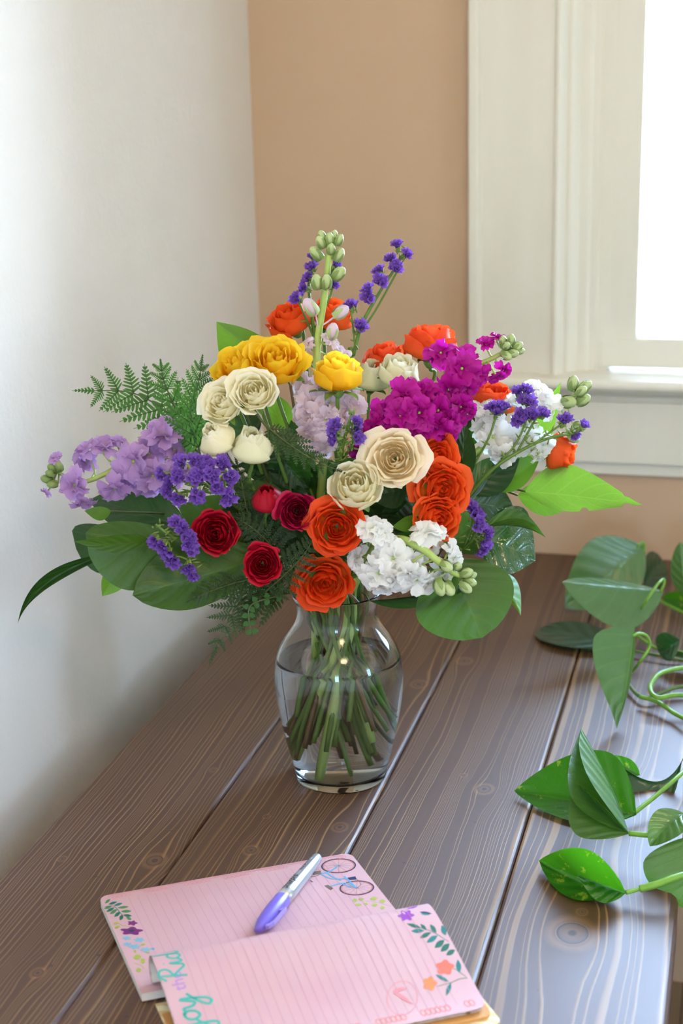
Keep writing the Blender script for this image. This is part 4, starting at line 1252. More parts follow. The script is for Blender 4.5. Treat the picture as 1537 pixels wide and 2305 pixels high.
# deep green filling between the flower heads
fill = [((770, 1110), (-.05), 10), ((560, 1190), (-.05), 11), ((900, 1130), (-.05), 12), ((640, 1060), (-.03), 13), ((700, 1230), (-.06), 14), ((1000, 1010), (-.0), 15)]
FL = ['dark leaves filling the middle of the bouquet under the cream roses', 'dark leaves filling in behind the red roses', 'dark leaves between the ivory rose and the white stock',
      'dark leaves in the hollow behind the fern', 'dark leaves packed above the vase rim', 'dark leaves behind the stacked orange roses']
for (c_, d_, sd), lab in zip(fill, FL):
    R_ = random.Random(sd); lv = []
    for q in range(9):
        a0 = R_.uniform(0, 2*pi); l_ = R_.uniform(70, 105); bx, by = c_[0]+R_.uniform(-45, 45), c_[1]+R_.uniform(-40, 40)
        dx, dy = cos(a0)*l_, sin(a0)*l_*0.9
        nx, ny = -sin(a0)*l_*.42, cos(a0)*l_*.42
        dd = d_+R_.uniform(-.02, .05)
        lv.append(D(b=(bx, by, dd), t=(bx+dx, by+dy, dd+R_.uniform(-.03, .02)), l=(bx+dx*.45+nx, by+dy*.45+ny, dd-.01), r=(bx+dx*.45-nx, by+dy*.45-ny, dd-.01+R_.uniform(-.02, .02)), m='salal_dark', nu=6, nv=8, arch=.05))
    leaf_branch('leaf_sprig', lab, lv, (c_[0], c_[1]+10, d_+.02), sd)


# ------------------------------------------------------------------ ferns
def pinna(parent, base, tip, nrm, mat, wid, seed, n=10):
    """one side branch of a fern frond: a tapering row of paired rounded lobes"""
    R_ = random.Random(seed)
    ml = tip-base; L = ml.length; md = ml.normalized(); sd = nrm.cross(md).normalized()
    mb = MB()
    mid = []
    for i in range(7):
        t = i/6; mid.append(base+ml*t+nrm*(L*0.06*sin(pi*t)))
    mb.tube(mid, [0.0006*(1-i/7)+0.0002 for i in range(7)], 4)
    for i in range(n):
        t = 0.06+0.9*i/n
        w_ = wid*L*(1-t)**0.75*(0.75+0.25*sin(pi*min(1, t*2.5)))+0.0008
        for sg in (-1, 1):
            p0 = base+ml*t+nrm*(L*0.06*sin(pi*t))
            dr = (sd*sg*0.92+md*0.48).normalized(); ln = w_*R_.uniform(0.9, 1.1); wd = max(L/n*0.62, 0.0012)
            pr = md
            up = nrm*R_.uniform(-.1, .18)*ln
            vs = [p0-pr*wd*.55, p0+pr*wd*.55, p0+dr*ln*.6+pr*wd*.55+up*.5, p0+dr*ln*.92+pr*wd*.28+up, p0+dr*ln+up, p0+dr*ln*.85-pr*wd*.3+up, p0+dr*ln*.5-pr*wd*.5+up*.5]
            mb.add(vs, [(0, 1, 2, 6), (6, 2, 3, 5), (5, 3, 4)], [t]*7, [0, 0, .5*sg, .8*sg, sg, .8*sg, .5*sg])
    return mb.build('pinna', mat, parent)


def frond(name, label, spine, wpx, nrm, mat, n=13, seed=1, stem='stem_dark', group='fern fronds of the bouquet', wid=0.2, angle=0.75, taper=0.9, lobes=8, rr=None):
    """spine from base to tip in pixels; wpx = longest side branch"""
    P = [at(*q) for q in spine]
    root = thing(name, P[0], label, 'fern frond', group)
    sp_ = spline(P, 8); m_ = len(sp_)
    ax = (P[1]-P[0]).normalized()
    full = list(reversed(P)) + curve_stem(P[0], ax, rr=rr)[1:]
    fs_ = spline(full, 6)
    MB().tube(fs_, [0.0005+0.0011*min(1, i/(len(fs_)*.5)) for i in range(len(fs_))], 6).build('stem', stem, root)
    nv_ = dirv(*nrm)
    W = wpx*mpp(P[0])
    R_ = random.Random(seed)
    for i in range(n):
        t = 0.05+0.92*i/n
        f = t*(m_-1); j = int(f); p_ = sp_[j].lerp(sp_[min(j+1, m_-1)], f-j)
        md = (sp_[min(j+1, m_-1)]-sp_[max(0, j-1)]).normalized()
        sd = nv_.cross(md).normalized()
        ln = W*(1-t)**taper*R_.uniform(0.88, 1.08)+0.006
        if t < 0.12: ln *= 0.85
        for sg in (-1, 1):
            dr = (sd*sg*sin(angle*1.5)+md*cos(angle*1.5)*1.0+nv_*R_.uniform(-.2, .15)).normalized()
            pinna(root, p_, p_+dr*ln, (nv_+sd*sg*0.15).normalized(), mat, wid, seed*40+i*2+sg, lobes)
    pinna(root, sp_[-3], sp_[-1]+(sp_[-1]-sp_[-2])*1.5, nv_, mat, wid*0.6, seed*40+99, 6)
    return root


frond('fern_frond', 'green fern frond pointing sideways over the lavender stock toward the wall', [(470, 1010, .0), (400, 945, .03), (300, 885, .04), (184, 880, .04)], 125, (.1, .45, .8), 'fern_leaf', 9, 1, wid=.31, angle=.62, lobes=8, taper=.6)
frond('fern_frond', 'upright green fern frond beside the leaning cream rose', [(450, 1020, -.02), (430, 940, -.01), (445, 870, .0), (455, 808, .0)], 95, (-.3, .2, .9), 'fern_leaf', 8, 2, wid=.33, angle=.5, lobes=8)
frond('fern_frond', 'small green fern tip standing between two longer fronds', [(440, 1010, .0), (400, 930, .01), (370, 860, .01), (362, 815, .01)], 75, (-.1, .3, .9), 'fern_leaf', 7, 3, wid=.33, angle=.55, lobes=8)
frond('fern_frond', 'dark shiny fern frond slanting under the greenish cream bud', [(600, 960, -.09), (650, 1000, -.105), (705, 1035, -.115), (768, 1062, -.125)], 62, (.3, .55, .7), 'fern_dark', 8, 4, wid=.28, angle=.5, lobes=7)
frond('fern_frond', 'dark fern frond curving beside the lower deep orange rose', [(600, 1330, -.10), (650, 1285, -.115), (690, 1240, -.12), (712, 1195, -.12)], 55, (-.2, .2, .9), 'fern_dark', 10, 5, wid=.22)
frond('fern_frond', 'olive fern frond hanging down past the vase toward the table', [(640, 1335, -.06), (570, 1340, -.09), (520, 1385, -.11), (478, 1480, -.125)], 105, (.1, .35, .9), 'fern_dark', 9, 6, wid=.26, angle=.55, lobes=8)
frond('fern_frond', 'olive fern frond lying flat above the hanging frond', [(640, 1300, -.07), (560, 1305, -.10), (490, 1325, -.12), (428, 1352, -.13)], 70, (.1, .6, .75), 'fern_dark', 9, 7, wid=.28, angle=.55, lobes=7)
frond('fern_frond', 'dark fern frond behind the red roses', [(600, 1230, -.07), (560, 1160, -.085), (545, 1090, -.09), (530, 1030, -.09)], 70, (-.1, .2, .95), 'fern_dark', 10, 8, wid=.22)
frond('fern_frond', 'dark fern frond between the crimson rose and the small red rose', [(640, 1290, -.09), (610, 1230, -.10), (570, 1190, -.105), (530, 1165, -.105)], 60, (0, .3, .9), 'fern_dark', 9, 9, wid=.22)

# little round leaved sprig dangling past the rim
P = [at(668, 1330, -.06), at(610, 1345, -.10), at(565, 1362, -.115), at(560, 1395, -.12), at(570, 1432, -.12)]
SPG = thing('round_leaf_sprig', P[0], 'thin dangling sprig of tiny round leaves beside the hanging fern', 'leaf sprig')
sp_ = spline(list(reversed(P)) + [V((-0.03, -0.035, 0.236)), V((-0.018, -0.02, 0.19)), V((0.0, 0.0, 0.1))], 6)
MB().tube(sp_, 0.0009, 6).build('stem', 'stem_dark', SPG)
rs = spline(P, 8)
for i in range(5, len(rs)-1, 4):
    for sg in (-1, 1):
        md = (rs[i+1]-rs[i]).normalized(); sd = md.cross(FH).normalized()*sg
        b = rs[i]; t_ = b+(sd*0.9+md*0.4)*0.0080
        c_ = (b+t_)/2; n_ = (t_-b).cross(FH).normalized()*0.0030
        leaf_mesh(b, t_, c_+n_, c_-n_, nu=4, nv=5, arch=.1).build('leaf', 'fern_leaf', SPG)


# ================================================================== POTHOS VINES
def vine(name, label, stem_pts, leaves, r=0.0028, mat='vine_green'):
    P = [V(q) for q in stem_pts]
    e_ = POT - P[0]; e_.z = 0
    P = [POT + V((0, 0, -0.01)) - e_.normalized()*0.03, POT + V((0, 0, 0.02)) - e_.normalized()*0.085, P[0].lerp(POT, 0.45) + V((0, 0, 0.012))] + P
    root = thing(name, P[0], label, 'vine', 'pothos vines on the table')
    MB().tube(spline(P, 8), r, 10).build('stem', mat, root)
    for i, lf in enumerate(leaves):
        kw = {k_: v_ for k_, v_ in lf.items() if k_ not in ('b', 't', 'l', 'r', 'm', 'pet')}
        o = leaf_mesh(lf['b'], lf['t'], lf['l'], lf['r'], seed=i+len(label), **kw).build('leaf', lf['m'], root)
        if 'pet' in lf:
            MB().tube(spline([V(q) for q in lf['pet']], 8), 0.0019, 8).build('petiole', lf.get('pm', 'vine_green'), o)
    return root


def T(px, py, z=0.0, dz=0):
    return on(px, py, z)


# pot the vines grow from, on a stand beside the table, outside the picture
POT = V((0.64, 0.16, 0.05))
plain('pot_glaze', '#d8d2c6', 0.35, noise=0.08)
plain('soil', '#2a1c14', 0.95, 0.1, noise=0.5)
PT = thing('plant_pot', (POT.x, POT.y, -0.13), 'cream glazed pot of the pothos beside the table', 'plant pot')
MB().lathe([(0.001, -0.1295), (0.075, -0.1295), (0.082, -0.12), (0.105, 0.03), (0.110, 0.034), (0.110, 0.052), (0.100, 0.052), (0.098, 0.03), (0.09, -0.02), (0.001, -0.02)], 40, None, V((POT.x, POT.y, 0.0))).build('pot', 'pot_glaze', PT)
MB().lathe([(0.001, 0.035), (0.05, 0.037), (0.096, 0.032), (0.09, 0.0)], 30, None, V((POT.x, POT.y, 0.0))).build('soil', 'soil', PT)
ST = thing('plant_stand', (POT.x, POT.y, ZF), 'dark wooden plant stand beside the table', 'stand')
MB().lathe([(0.001, -0.155), (0.14, -0.155), (0.145, -0.15), (0.145, -0.135), (0.14, -0.13), (0.001, -0.13)], 36, None, V((POT.x, POT.y, 0.0))).build('stand_top', 'table_dark', ST)
for a_ in range(4):
    q_ = radians(45+90*a_)
    MB().tube([V((POT.x+0.10*cos(q_), POT.y+0.10*sin(q_), -0.155)), V((POT.x+0.135*cos(q_), POT.y+0.135*sin(q_), ZF+0.0125))], [0.013, 0.010], 10).build('leg', 'table_dark', ST)


# low front leaf, cupped
vine('pothos_vine', 'pothos stem ending in one cupped leaf near the table edge',
     [T(1640, 1950, .02), T(1537, 1970, .024), T(1480, 1990, .020), T(1440, 2001, .014)],
     [D(b=T(1408, 2008, .010), t=T(1213, 1937, .008), l=T(1335, 1905, .045), r=T(1330, 2026, .006), m='pothos_leaf', cup=.25, peak=.42, sharp=.9, nu=14, nv=18, arch=-.05, mid=T(1310, 1985, .006), pet=[T(1440, 2001, .014), T(1408, 2008, .010)]),
      D(b=T(1409, 2010, .012), t=T(1297, 1968, .026), l=T(1345, 1985, .030), r=T(1372, 2036, .004), m='pothos_leaf', shape='lance', arch=.0, cup=.1, pet=[T(1440, 2001, .014), T(1409, 2010, .012)])], 0.0034)
vine('pothos_vine', 'pothos stem carrying a tall folded leaf that points straight up',
     [T(1640, 1800, .045), T(1537, 1852, .04), T(1470, 1878, .032), T(1416, 1876, .028)],
     [D(b=T(1416, 1876, .028), t=T(1308, 1640, .075), l=T(1295, 1800, .045), r=T(1345, 1778, .070), m='pothos_pale', cup=.2, peak=.35, arch=-.03, nu=14, nv=18),
      D(b=T(1414, 1878, .028), t=T(1312, 1690, .06), l=T(1330, 1915, .012), r=T(1360, 1830, .05), m='pothos_pale', cup=.0, peak=.28, arch=.02, nu=14, nv=18) if False else
      D(b=T(1416, 1877, .028), t=T(1300, 1770, .045), l=T(1340, 1918, .016), r=T(1362, 1815, .055), m='pothos_pale', peak=.40, sharp=.8, arch=.03, nu=14, nv=18)], 0.0026)
vine('pothos_vine', 'pothos stem with a broad flat variegated leaf lying behind the folded leaf',
     [T(1640, 1640, .03), T(1537, 1738, .028), T(1480, 1788, .018), T(1426, 1831, .010)],
     [D(b=T(1424, 1833, .010), t=T(1157, 1780, .006), l=T(1360, 1690, .052), r=T(1300, 1852, .004), m='pothos_leaf', cup=-.02, peak=.36, sharp=.85, lobe=.03, arch=.01, nu=16, nv=20)], 0.0024)
vine('pothos_vine', 'pothos stem with a shiny twisted leaf by the pale wood ring',
     [T(1640, 1690, .03), T(1580, 1705, .03), T(1537, 1712, .028)],
     [D(b=T(1535, 1710, .030), t=T(1365, 1698, .035), l=T(1450, 1700, .035), r=T(1440, 1775, .006), m='pothos_dark', arch=-.08, cup=.1, ripple=.03, sharp=.8, nu=12, nv=16, mid=T(1470, 1760, .01)),
      D(b=T(1440, 1745, .012), t=T(1362, 1700, .036), l=T(1385, 1690, .040), r=T(1412, 1745, .015), m='pothos_leaf', cup=.1)], 0.0024)
vine('pothos_vine', 'pothos leaf with a bluish sheen drooping over the table corner',
     [T(1640, 1900, .05), T(1590, 1905, .05), T(1555, 1880, .045)],
     [D(b=T(1560, 1880, .045), t=T(1560, 2050, -.01), l=T(1448, 1915, .025), r=T(1640, 1960, .03), m='pothos_pale', cup=-.1, peak=.4, sharp=.6, arch=.08, nu=14, nv=16),
      D(b=T(1540, 1830, .05), t=T(1462, 1905, .026), l=T(1463, 1846, .045), r=T(1530, 1890, .04), m='pothos_pale', arch=.1, sharp=.7)], 0.0026)
# far group by the wall
vine('pothos_vine', 'far pothos stem whose upright leaf hangs from a hooked stalk against the tan wall',
     [T(1640, 1420, .01), T(1560, 1390, .012), T(1480, 1350, .010), T(1440, 1325, .012)],
     [D(b=at(1440, 1238, .54), t=at(1272, 1368, .50), l=at(1320, 1222, .53), r=at(1440, 1330, .51), m='pothos_pale', cup=.0, peak=.4, sharp=.8, lobe=.06, arch=.05, nu=14, nv=18, pet=[T(1436, 1330, .012), at(1445, 1290, .53), at(1450, 1240, .54), at(1449, 1222, .54), at(1440, 1226, .54), at(1430, 1245, .54)]),
      D(b=T(1450, 1320, .01), t=T(1490, 1260, .02), l=T(1440, 1270, .05), r=T(1498, 1310, .006), m='pothos_dark', sharp=.7)], 0.0022)
vine('pothos_vine', 'pothos stem holding a broad boat shaped leaf with a pale shiny upper edge',
     [T(1640, 1480, .01), T(1560, 1470, .01), T(1480, 1460, .008), T(1420, 1420, .012)],
     [D(b=at(1485, 1330, .36), t=at(1265, 1310, .33), l=at(1390, 1308, .40), r=at(1405, 1420, .31), m='pothos_pale', cup=.05, peak=.42, sharp=.8, lobe=.04, arch=.0, nu=16, nv=18, pet=[T(1420, 1415, .014), at(1450, 1360, .33), at(1478, 1318, .345), at(1493, 1304, .36), at(1494, 1315, .36), at(1486, 1332, .36)])], 0.0022)
vine('pothos_vine', 'pothos stem with a pointed glossy leaf touching the table with its tip',
     [T(1640, 1560, .012), T(1537, 1545, .012), T(1450, 1570, .008), T(1405, 1530, .008)],
     [D(b=at(1425, 1432, .17), t=T(1388, 1641, .002), l=at(1322, 1470, .13), r=at(1420, 1500, .16), m='pothos_pale', cup=.05, shape='ovate', peak=.26, sharp=1.2, lobe=.10, arch=.03, nu=16, nv=20, pet=[T(1408, 1530, .008), at(1440, 1490, .17), at(1462, 1455, .18), at(1455, 1432, .18), at(1438, 1426, .175), at(1425, 1432, .17)])], 0.0024, 'vine_dark')
vine('pothos_vine', 'flat dark teal pothos leaf lying on the planks',
     [T(1560, 1490, .008), T(1500, 1478, .008), T(1430, 1466, .008), T(1400, 1460, .008)],
     [D(b=T(1400, 1460, .008), t=T(1213, 1415, .004), l=T(1300, 1405, .014), r=T(1300, 1472, .004), m='pothos_dark', arch=.03, peak=.55, sharp=.5, cup=.05)], 0.0018, 'vine_dark')
vine('pothos_vine', 'tangled bare pothos stems curling at the table side',
     [T(1640, 1590, .02), T(1537, 1565, .022), T(1480, 1570, .02), T(1463, 1548, .024), T(1480, 1520, .03), T(1510, 1508, .03), T(1560, 1500, .03)], [], 0.0030)
vine('pothos_vine', 'jointed pothos stem bending down across the planks',
     [T(1640, 1650, .012), T(1560, 1625, .012), T(1520, 1607, .010), T(1480, 1580, .012), T(1440, 1568, .012)],
     [D(b=T(1530, 1440, .05), t=T(1480, 1462, .03), l=T(1505, 1420, .07), r=T(1520, 1482, .03), m='pothos_dark', arch=.2, cup=-.3, sharp=.6),
      D(b=T(1560, 1480, .03), t=T(1478, 1468, .02), l=T(1505, 1462, .03), r=T(1520, 1480, .01), m='pothos_dark')], 0.0028)
vine('pothos_vine', 'pothos stem with upright leaves crowded at the wall beside the hooked stalk',
     [T(1640, 1380, .012), T(1590, 1370, .015), T(1540, 1360, .015)],
     [D(b=T(1545, 1345, .03), t=at(1530, 1220, .50), l=at(1508, 1290, .50), r=at(1575, 1280, .50), m='pothos_pale', sharp=.7, arch=.04),
      D(b=T(1570, 1360, .02), t=T(1490, 1345, .012), l=T(1520, 1330, .03), r=T(1530, 1375, .006), m='pothos_leaf', sharp=.8)], 0.0022)


# ================================================================== NOTEBOOK
NBo = on(222, 2018, 0.009)
_ua, _va = radians(32.0), radians(35.6)
NU = V((cos(_ua), sin(_ua), 0)); NVv = V((sin(_va), -cos(_va), 0))
NL, NW, NT_ = 0.251, 0.172, 0.009
US = 0.0115                       # the turned sheets sit a little askew


def nb(u, v, z):
    p_ = NBo + NU*u + NVv*v
    return V((p_.x, p_.y, z))


# profile of the turned-over sheets (v, z) from the glued edge up over the roll and down to the free edge
FOLD = [(0.160, 0.0092), (0.1545, 0.016), (0.1545, 0.027), (0.160, 0.036), (0.168, 0.0398), (0.180, 0.0393), (0.198, 0.035), (0.222, 0.0275), (0.248, 0.0190), (0.270, 0.0125), (0.287, 0.0095)]
_fp = spline([V((a, b, 0)) for a, b in FOLD], 10)
_fl = [0.0]
for a, b in zip(_fp, _fp[1:]):
    _fl.append(_fl[-1]+(b-a).length)
FLEN = _fl[-1]


def fold(q, off=0.0):             # q = arc length; off = distance along the outward normal
    q = max(0, min(FLEN-1e-6, q))
    i = max(j for j in range(len(_fl)-1) if _fl[j] <= q)
    t = (q-_fl[i])/(_fl[i+1]-_fl[i])
    p_ = _fp[i].lerp(_fp[i+1], t); d_ = (_fp[i+1]-_fp[i]).normalized()
    n_ = V((d_.y, -d_.x, 0)) if False else V((-d_.y, d_.x, 0))
    return p_ + n_*off


def lower(u, q, off=0.0):
    p_ = fold(q, off)
    return nb(u+US, p_.x, p_.y)


def upper(u, v, off=0.0):
    return nb(u, v, NT_+off)


def px_to_upper(px, py):
    p_ = on(px, py, NT_) - NBo
    det = NU.x*NVv.y-NVv.x*NU.y
    return (p_.x*NVv.y-NVv.x*p_.y)/det, (NU.x*p_.y-NU.y*p_.x)/det


_grid = [(u, q, proj(lower(u, q))) for u in np.linspace(-0.01, 0.26, 57) for q in np.linspace(0.034, FLEN, 60)]


def px_to_lower(px, py):
    u, q, _ = min(_grid, key=lambda g_: (g_[2][0]-px)**2+(g_[2][1]-py)**2)
    for _ in range(6):
        x0, y0 = proj(lower(u, q)); x1, y1 = proj(lower(u+1e-4, q)); x2, y2 = proj(lower(u, q+1e-4))
        a, b, c, d = (x1-x0)/1e-4, (x2-x0)/1e-4, (y1-y0)/1e-4, (y2-y0)/1e-4
        det = a*d-b*c
        if abs(det) < 1e3: break
        ex, ey = px-x0, py-y0
        u += max(-.01, min(.01, (d*ex-b*ey)/det)); q += max(-.01, min(.01, (a*ey-c*ex)/det))
        q = max(0.030, min(FLEN-0.0005, q))
    return u, q


k = NT('notepad_page')
g = k.geo()
n1 = k.noise(g, 14, 2); n2 = k.noise(g, 40, 2)
c = k.mix(n1, srgb('#c897a2'), srgb('#d2adb4'))
c = k.mix(k.math('MULTIPLY', n2, 0.4), c, srgb('#d6aaa2'))
k.p(Base_Color=c, Roughness=0.55)
MAT['notepad_page'] = k.m
plain('paper_edge', '#e6ddd2', 0.8, 0.2, noise=0.12)
plain('card_back', '#d9c39a', 0.7, 0.3, noise=0.15)
k = NT('printed_back')
v_ = k.n('ShaderNodeTexVoronoi'); v_.inputs['Scale'].default_value = 150; k.l(k.geo(), v_.inputs['Vector'])
k.p(Base_Color=k.ramp(v_.outputs['Distance'], [(0.0, srgb('#7a8c3a')), (0.25, srgb('#9a7a52')), (0.4, srgb('#d8c4ac')), (1.0, srgb('#e6d8c8'))]), Roughness=0.7)
MAT['printed_back'] = k.m
NOTE = thing('notepad', nb(0.12, 0.17, 0.0), 'open pink ruled notepad with printed flowers, its top sheets turned over', 'notepad')


def rounded(u0, u1, v0, v1, r, corners, n=6):
    # outline of a page; corners: which of (u0v0, u1v0, u1v1, u0v1) are rounded
    out = []
    for (cu, cv, a0, on_) in ((u0, v0, 180, corners[0]), (u1, v0, 270, corners[1]), (u1, v1, 0, corners[2]), (u0, v1, 90, corners[3])):
        ccx = cu+(r if cu == u0 else -r); ccy = cv+(r if cv == v0 else -r)
        if on_:
            for i in range(n+1):
                a = radians(a0+90*i/n); out.append((ccx+r*cos(a), ccy+r*sin(a)))
        else:
            out.append((cu, cv))
    return out


ol = rounded(0, NL, 0, NW, 0.009, (1, 1, 0, 0))
MB().extrude(ol, lambda u, v, w_: nb(u, v, w_), 0.0014, NT_-0.0002).build('page_block', 'paper_edge', NOTE, False, True)
MB().extrude(rounded(0.0005, NL+0.001, 0, NW-0.004, 0.009, (1, 1, 0, 0)), lambda u, v, w_: nb(u, v, w_), 0.0003, 0.0013).build('back_cover', 'card_back', NOTE, False, True)
MB().extrude(ol, lambda u, v, w_: nb(u, v, w_), NT_-0.0001, NT_).build('top_page', 'notepad_page', NOTE, False, True)
NQ = 60


def sheet_outline(q0, q1, r=0.009):
    return q0, q1


def lower_sheet(off, mat, name, u0=0.0, u1=NL, q1=FLEN, q0=0.0, th=0.0003):
    mb = MB()
    r = 0.010
    for side in (0, 1):
        def fn(a, t):
            q = q0+(q1-q0)*t
            e_ = q1-q
            ins = 0.0
            if e_ < r:
                ins = r - sqrt(max(0, r*r-(r-e_)**2))
            return lower(u0+ins+(u1-u0-2*ins)*a, q, off-(th if side else 0))
        mb.grid(12, NQ*2, fn)
    return mb.build(name, mat, NOTE, True)


lower_sheet(0.0, 'notepad_page', 'turned_page')
for i, dq in enumerate((0.0010, 0.0020, 0.0032, 0.0046)):
    lower_sheet(-dq, ('printed_back', 'paper_edge', 'printed_back', 'paper_edge')[i], 'turned_page', 0.0005, NL-0.0005*(i+1), FLEN-0.002*(i % 2)+0.0)
# thick lower leaves and the front cover under the turned pages
plain('edge_orange', '#d89a55', 0.7, noise=0.2)
MB().extrude(rounded(US-0.001, NL+US+0.002, 0.20, 0.293, 0.009, (0, 0, 1, 1)), lambda u, v, w_: nb(u, v, w_), 0.0022, 0.0050).build('turned_leaves', 'edge_orange', NOTE, False, True)
k = NT('front_cover')
wv = k.n('ShaderNodeTexWave', wave_type='RINGS'); wv.inputs['Scale'].default_value = 26; wv.inputs['Distortion'].default_value = 7
k.l(k.geo(), wv.inputs['Vector'])
k.p(Base_Color=k.mix(k.math('GREATER_THAN', wv.outputs['Fac'], .7), srgb('#d9bd84'), srgb('#efe2bc')), Roughness=0.5)
MAT['front_cover'] = k.m
MB().extrude(rounded(US-0.002, NL+US+0.006, 0.18, 0.302, 0.009, (0, 0, 1, 1)), lambda u, v, w_: nb(u, v, w_), 0.0003, 0.0021).build('front_cover', 'front_cover', NOTE, False, True)

INK = dict(rule='#c690a0', pink='#e58e96', coral='#e8745e', orange='#dd8a52', purple='#7d2c74', violet='#9a45b0', teal='#2f7d78', green='#4f8a54', lime='#a8b44a', blue='#86b4cc', sky='#62a8d0', navy='#2c3a5c', brown='#7a6658', aqua='#4fb3a5', lilac='#b98bd0', black='#1c1c20', deepgreen='#2c6e5c')
for k_, v_ in INK.items():
    plain('ink_'+k_, v_, 0.6, 0.3, noise=0.15)


class Print:
    """flat print on a page: outlines given in photo pixels, laid onto the page surface"""
    def __init__(s, to, surf):
        s.to = to; s.surf = surf; s.mb = MB(); s.mats = []; s.z = 0.00012

    def col(s, c):
        m_ = 'ink_'+c
        if m_ not in s.mats: s.mats.append(m_)
        s.mb.cur = s.mats.index(m_)

    def poly_uv(s, uv, c):
        s.col(c)
        n = len(uv); cu = sum(x for x, _ in uv)/n; cv = sum(y for _, y in uv)/n
        s.z += 0.000004
        vs = [s.surf(x, y, s.z) for x, y in uv]+[s.surf(cu, cv, s.z)]
        s.mb.add(vs, [(i, (i+1) % n, n) for i in range(n)])

    def poly(s, pts, c):
        s.poly_uv([s.to(*p_) for p_ in pts], c)

    def leaf(s, x, y, x2, y2, w_, c):
        nx, ny = -(y2-y), x2-x; L = sqrt(nx*nx+ny*ny) or 1; nx, ny = nx/L*w_, ny/L*w_
        pts = []
        for t in (0, .15, .35, .6, .85, 1): pts.append((x+(x2-x)*t+nx*sin(pi*t), y+(y2-y)*t+ny*sin(pi*t)))
        for t in (.85, .6, .35, .15): pts.append((x+(x2-x)*t-nx*sin(pi*t), y+(y2-y)*t-ny*sin(pi*t)))
        s.poly(pts, c)

    def flower(s, x, y, rx, ry, n, c, ph=0.0, dent=.35):
        s.poly([(x+rx*cos(a)*(1-dent*.5+dent*.5*cos(n*a+ph)), y+ry*sin(a)*(1-dent*.5+dent*.5*cos(n*a+ph))) for a in [2*pi*i/48 for i in range(48)]], c)

    def stroke_uv(s, uv, w_, c, smooth=True):
        s.col(c); s.z += 0.000003
        p_ = [(q.x, q.y) for q in spline([V((a, b, 0)) for a, b in uv], 5)] if smooth and len(uv) > 2 else uv
        vs = []
        for i, (a, b) in enumerate(p_):
            a0, b0 = p_[max(0, i-1)]; a1, b1 = p_[min(len(p_)-1, i+1)]
            dx, dy = a1-a0, b1-b0; L = sqrt(dx*dx+dy*dy) or 1
            vs += [s.surf(a-dy/L*w_/2, b+dx/L*w_/2, s.z), s.surf(a+dy/L*w_/2, b-dx/L*w_/2, s.z)]
        s.mb.add(vs, [(2*i, 2*i+1, 2*i+3, 2*i+2) for i in range(len(p_)-1)])

    def stroke(s, pts, w_, c, smooth=True):
        s.stroke_uv([s.to(*p_) for p_ in pts], w_, c, smooth)

    def ring(s, x, y, rx, ry, w_, c, tilt=0.0):
        s.stroke([(x+rx*cos(a)*cos(tilt)-ry*sin(a)*sin(tilt), y+rx*cos(a)*sin(tilt)+ry*sin(a)*cos(tilt)) for a in [2*pi*i/40 for i in range(41)]], w_, c, False)

    def done(s, name):
        return s.mb.build(name, s.mats, NOTE, False)


# ruled lines
pr = Print(px_to_upper, upper); pl_ = Print(px_to_lower, lower)
for i in range(25):
    u = 0.026+i*0.0084
    pr.stroke_uv([(u, 0.012), (u, 0.172)], 0.00035, 'rule', False)
    pl_.stroke_uv([(u, 0.015+(FLEN-0.025)*j/40) for j in range(41)], 0.00035, 'rule', False)
pr.done('ruled_line'); pl_.done('ruled_line')
# scroll borders along the long edges
pr = Print(px_to_upper, upper)
for i in range(54):
    u = 0.014+i*0.0043
    if i % 9 in (4, 5, 6): continue
    pr.stroke_uv([(u+0.0019*cos(a), 0.0065+0.0022*sin(a)) for a in [2*pi*j/10 for j in range(11)]], 0.00045, 'pink', False)
pr.stroke_uv([(0.008, 0.0022), (NL-0.008, 0.0022)], 0.0010, 'pink', False)
pr.done('printed_border')
pr = Print(px_to_lower, lower)
for i in range(54):
    u = 0.012+i*0.0043
    if i % 9 in (4, 5, 6): continue
    pr.stroke_uv([(u+0.0022*cos(a), FLEN-0.008+0.0034*sin(a)) for a in [2*pi*j/10 for j in range(11)]], 0.0006, 'coral', False)
pr.ring(905, 2247, 34, 38, 0.0005, 'pink', 0.2)
for x2, y2 in ((915, 2225), (930, 2262), (895, 2240)):
    pr.leaf(885, 2230, x2, y2, 4, 'pink')
pr.done('printed_border')
# flowers on the upper page, short side
pr = Print(px_to_upper, upper)
pr.stroke([(236, 2041), (256, 2040), (275, 2060)], 0.0007, 'teal')
for q in ((236, 2034, 248, 2024, 3, 'green'), (244, 2036, 264, 2030, 3, 'deepgreen'), (256, 2039, 276, 2033, 3, 'teal'), (264, 2044, 290, 2041, 3, 'green'), (272, 2052, 296, 2051, 3.4, 'green'), (277, 2060, 297, 2062, 3, 'deepgreen'), (284, 2064, 296, 2071, 3.6, 'green'),
          (252, 2040, 234, 2046, 3, 'green'), (258, 2043, 239, 2053, 3.4, 'deepgreen'), (264, 2047, 247, 2058, 3.8, 'green'), (271, 2053, 257, 2064, 4, 'deepgreen'), (276, 2059, 270, 2072, 4.4, 'deepgreen'), (254, 2080, 268, 2077, 2.5, 'lime'), (258, 2090, 270, 2084, 3, 'lime')):
    pr.leaf(*q)
pr.done('printed_leaf_branch')
pr = Print(px_to_upper, upper)
pr.stroke([(300, 2085), (282, 2085), (262, 2076)], 0.0005, 'lime')
pr.flower(298, 2078, 12, 6, 5, 'purple'); pr.flower(296, 2096, 27, 10, 5, 'purple', 1); pr.flower(296, 2095, 9, 3.4, 5, 'navy')
for x, y, a in ((285, 2112, 11), (313, 2116, 13), (287, 2126, 11), (303, 2131, 14), (328, 2138, 13)):
    pr.flower(x, y, a, a*.42, 6, 'blue', x)
pr.flower(344, 2136, 5, 3, 4, 'sky')
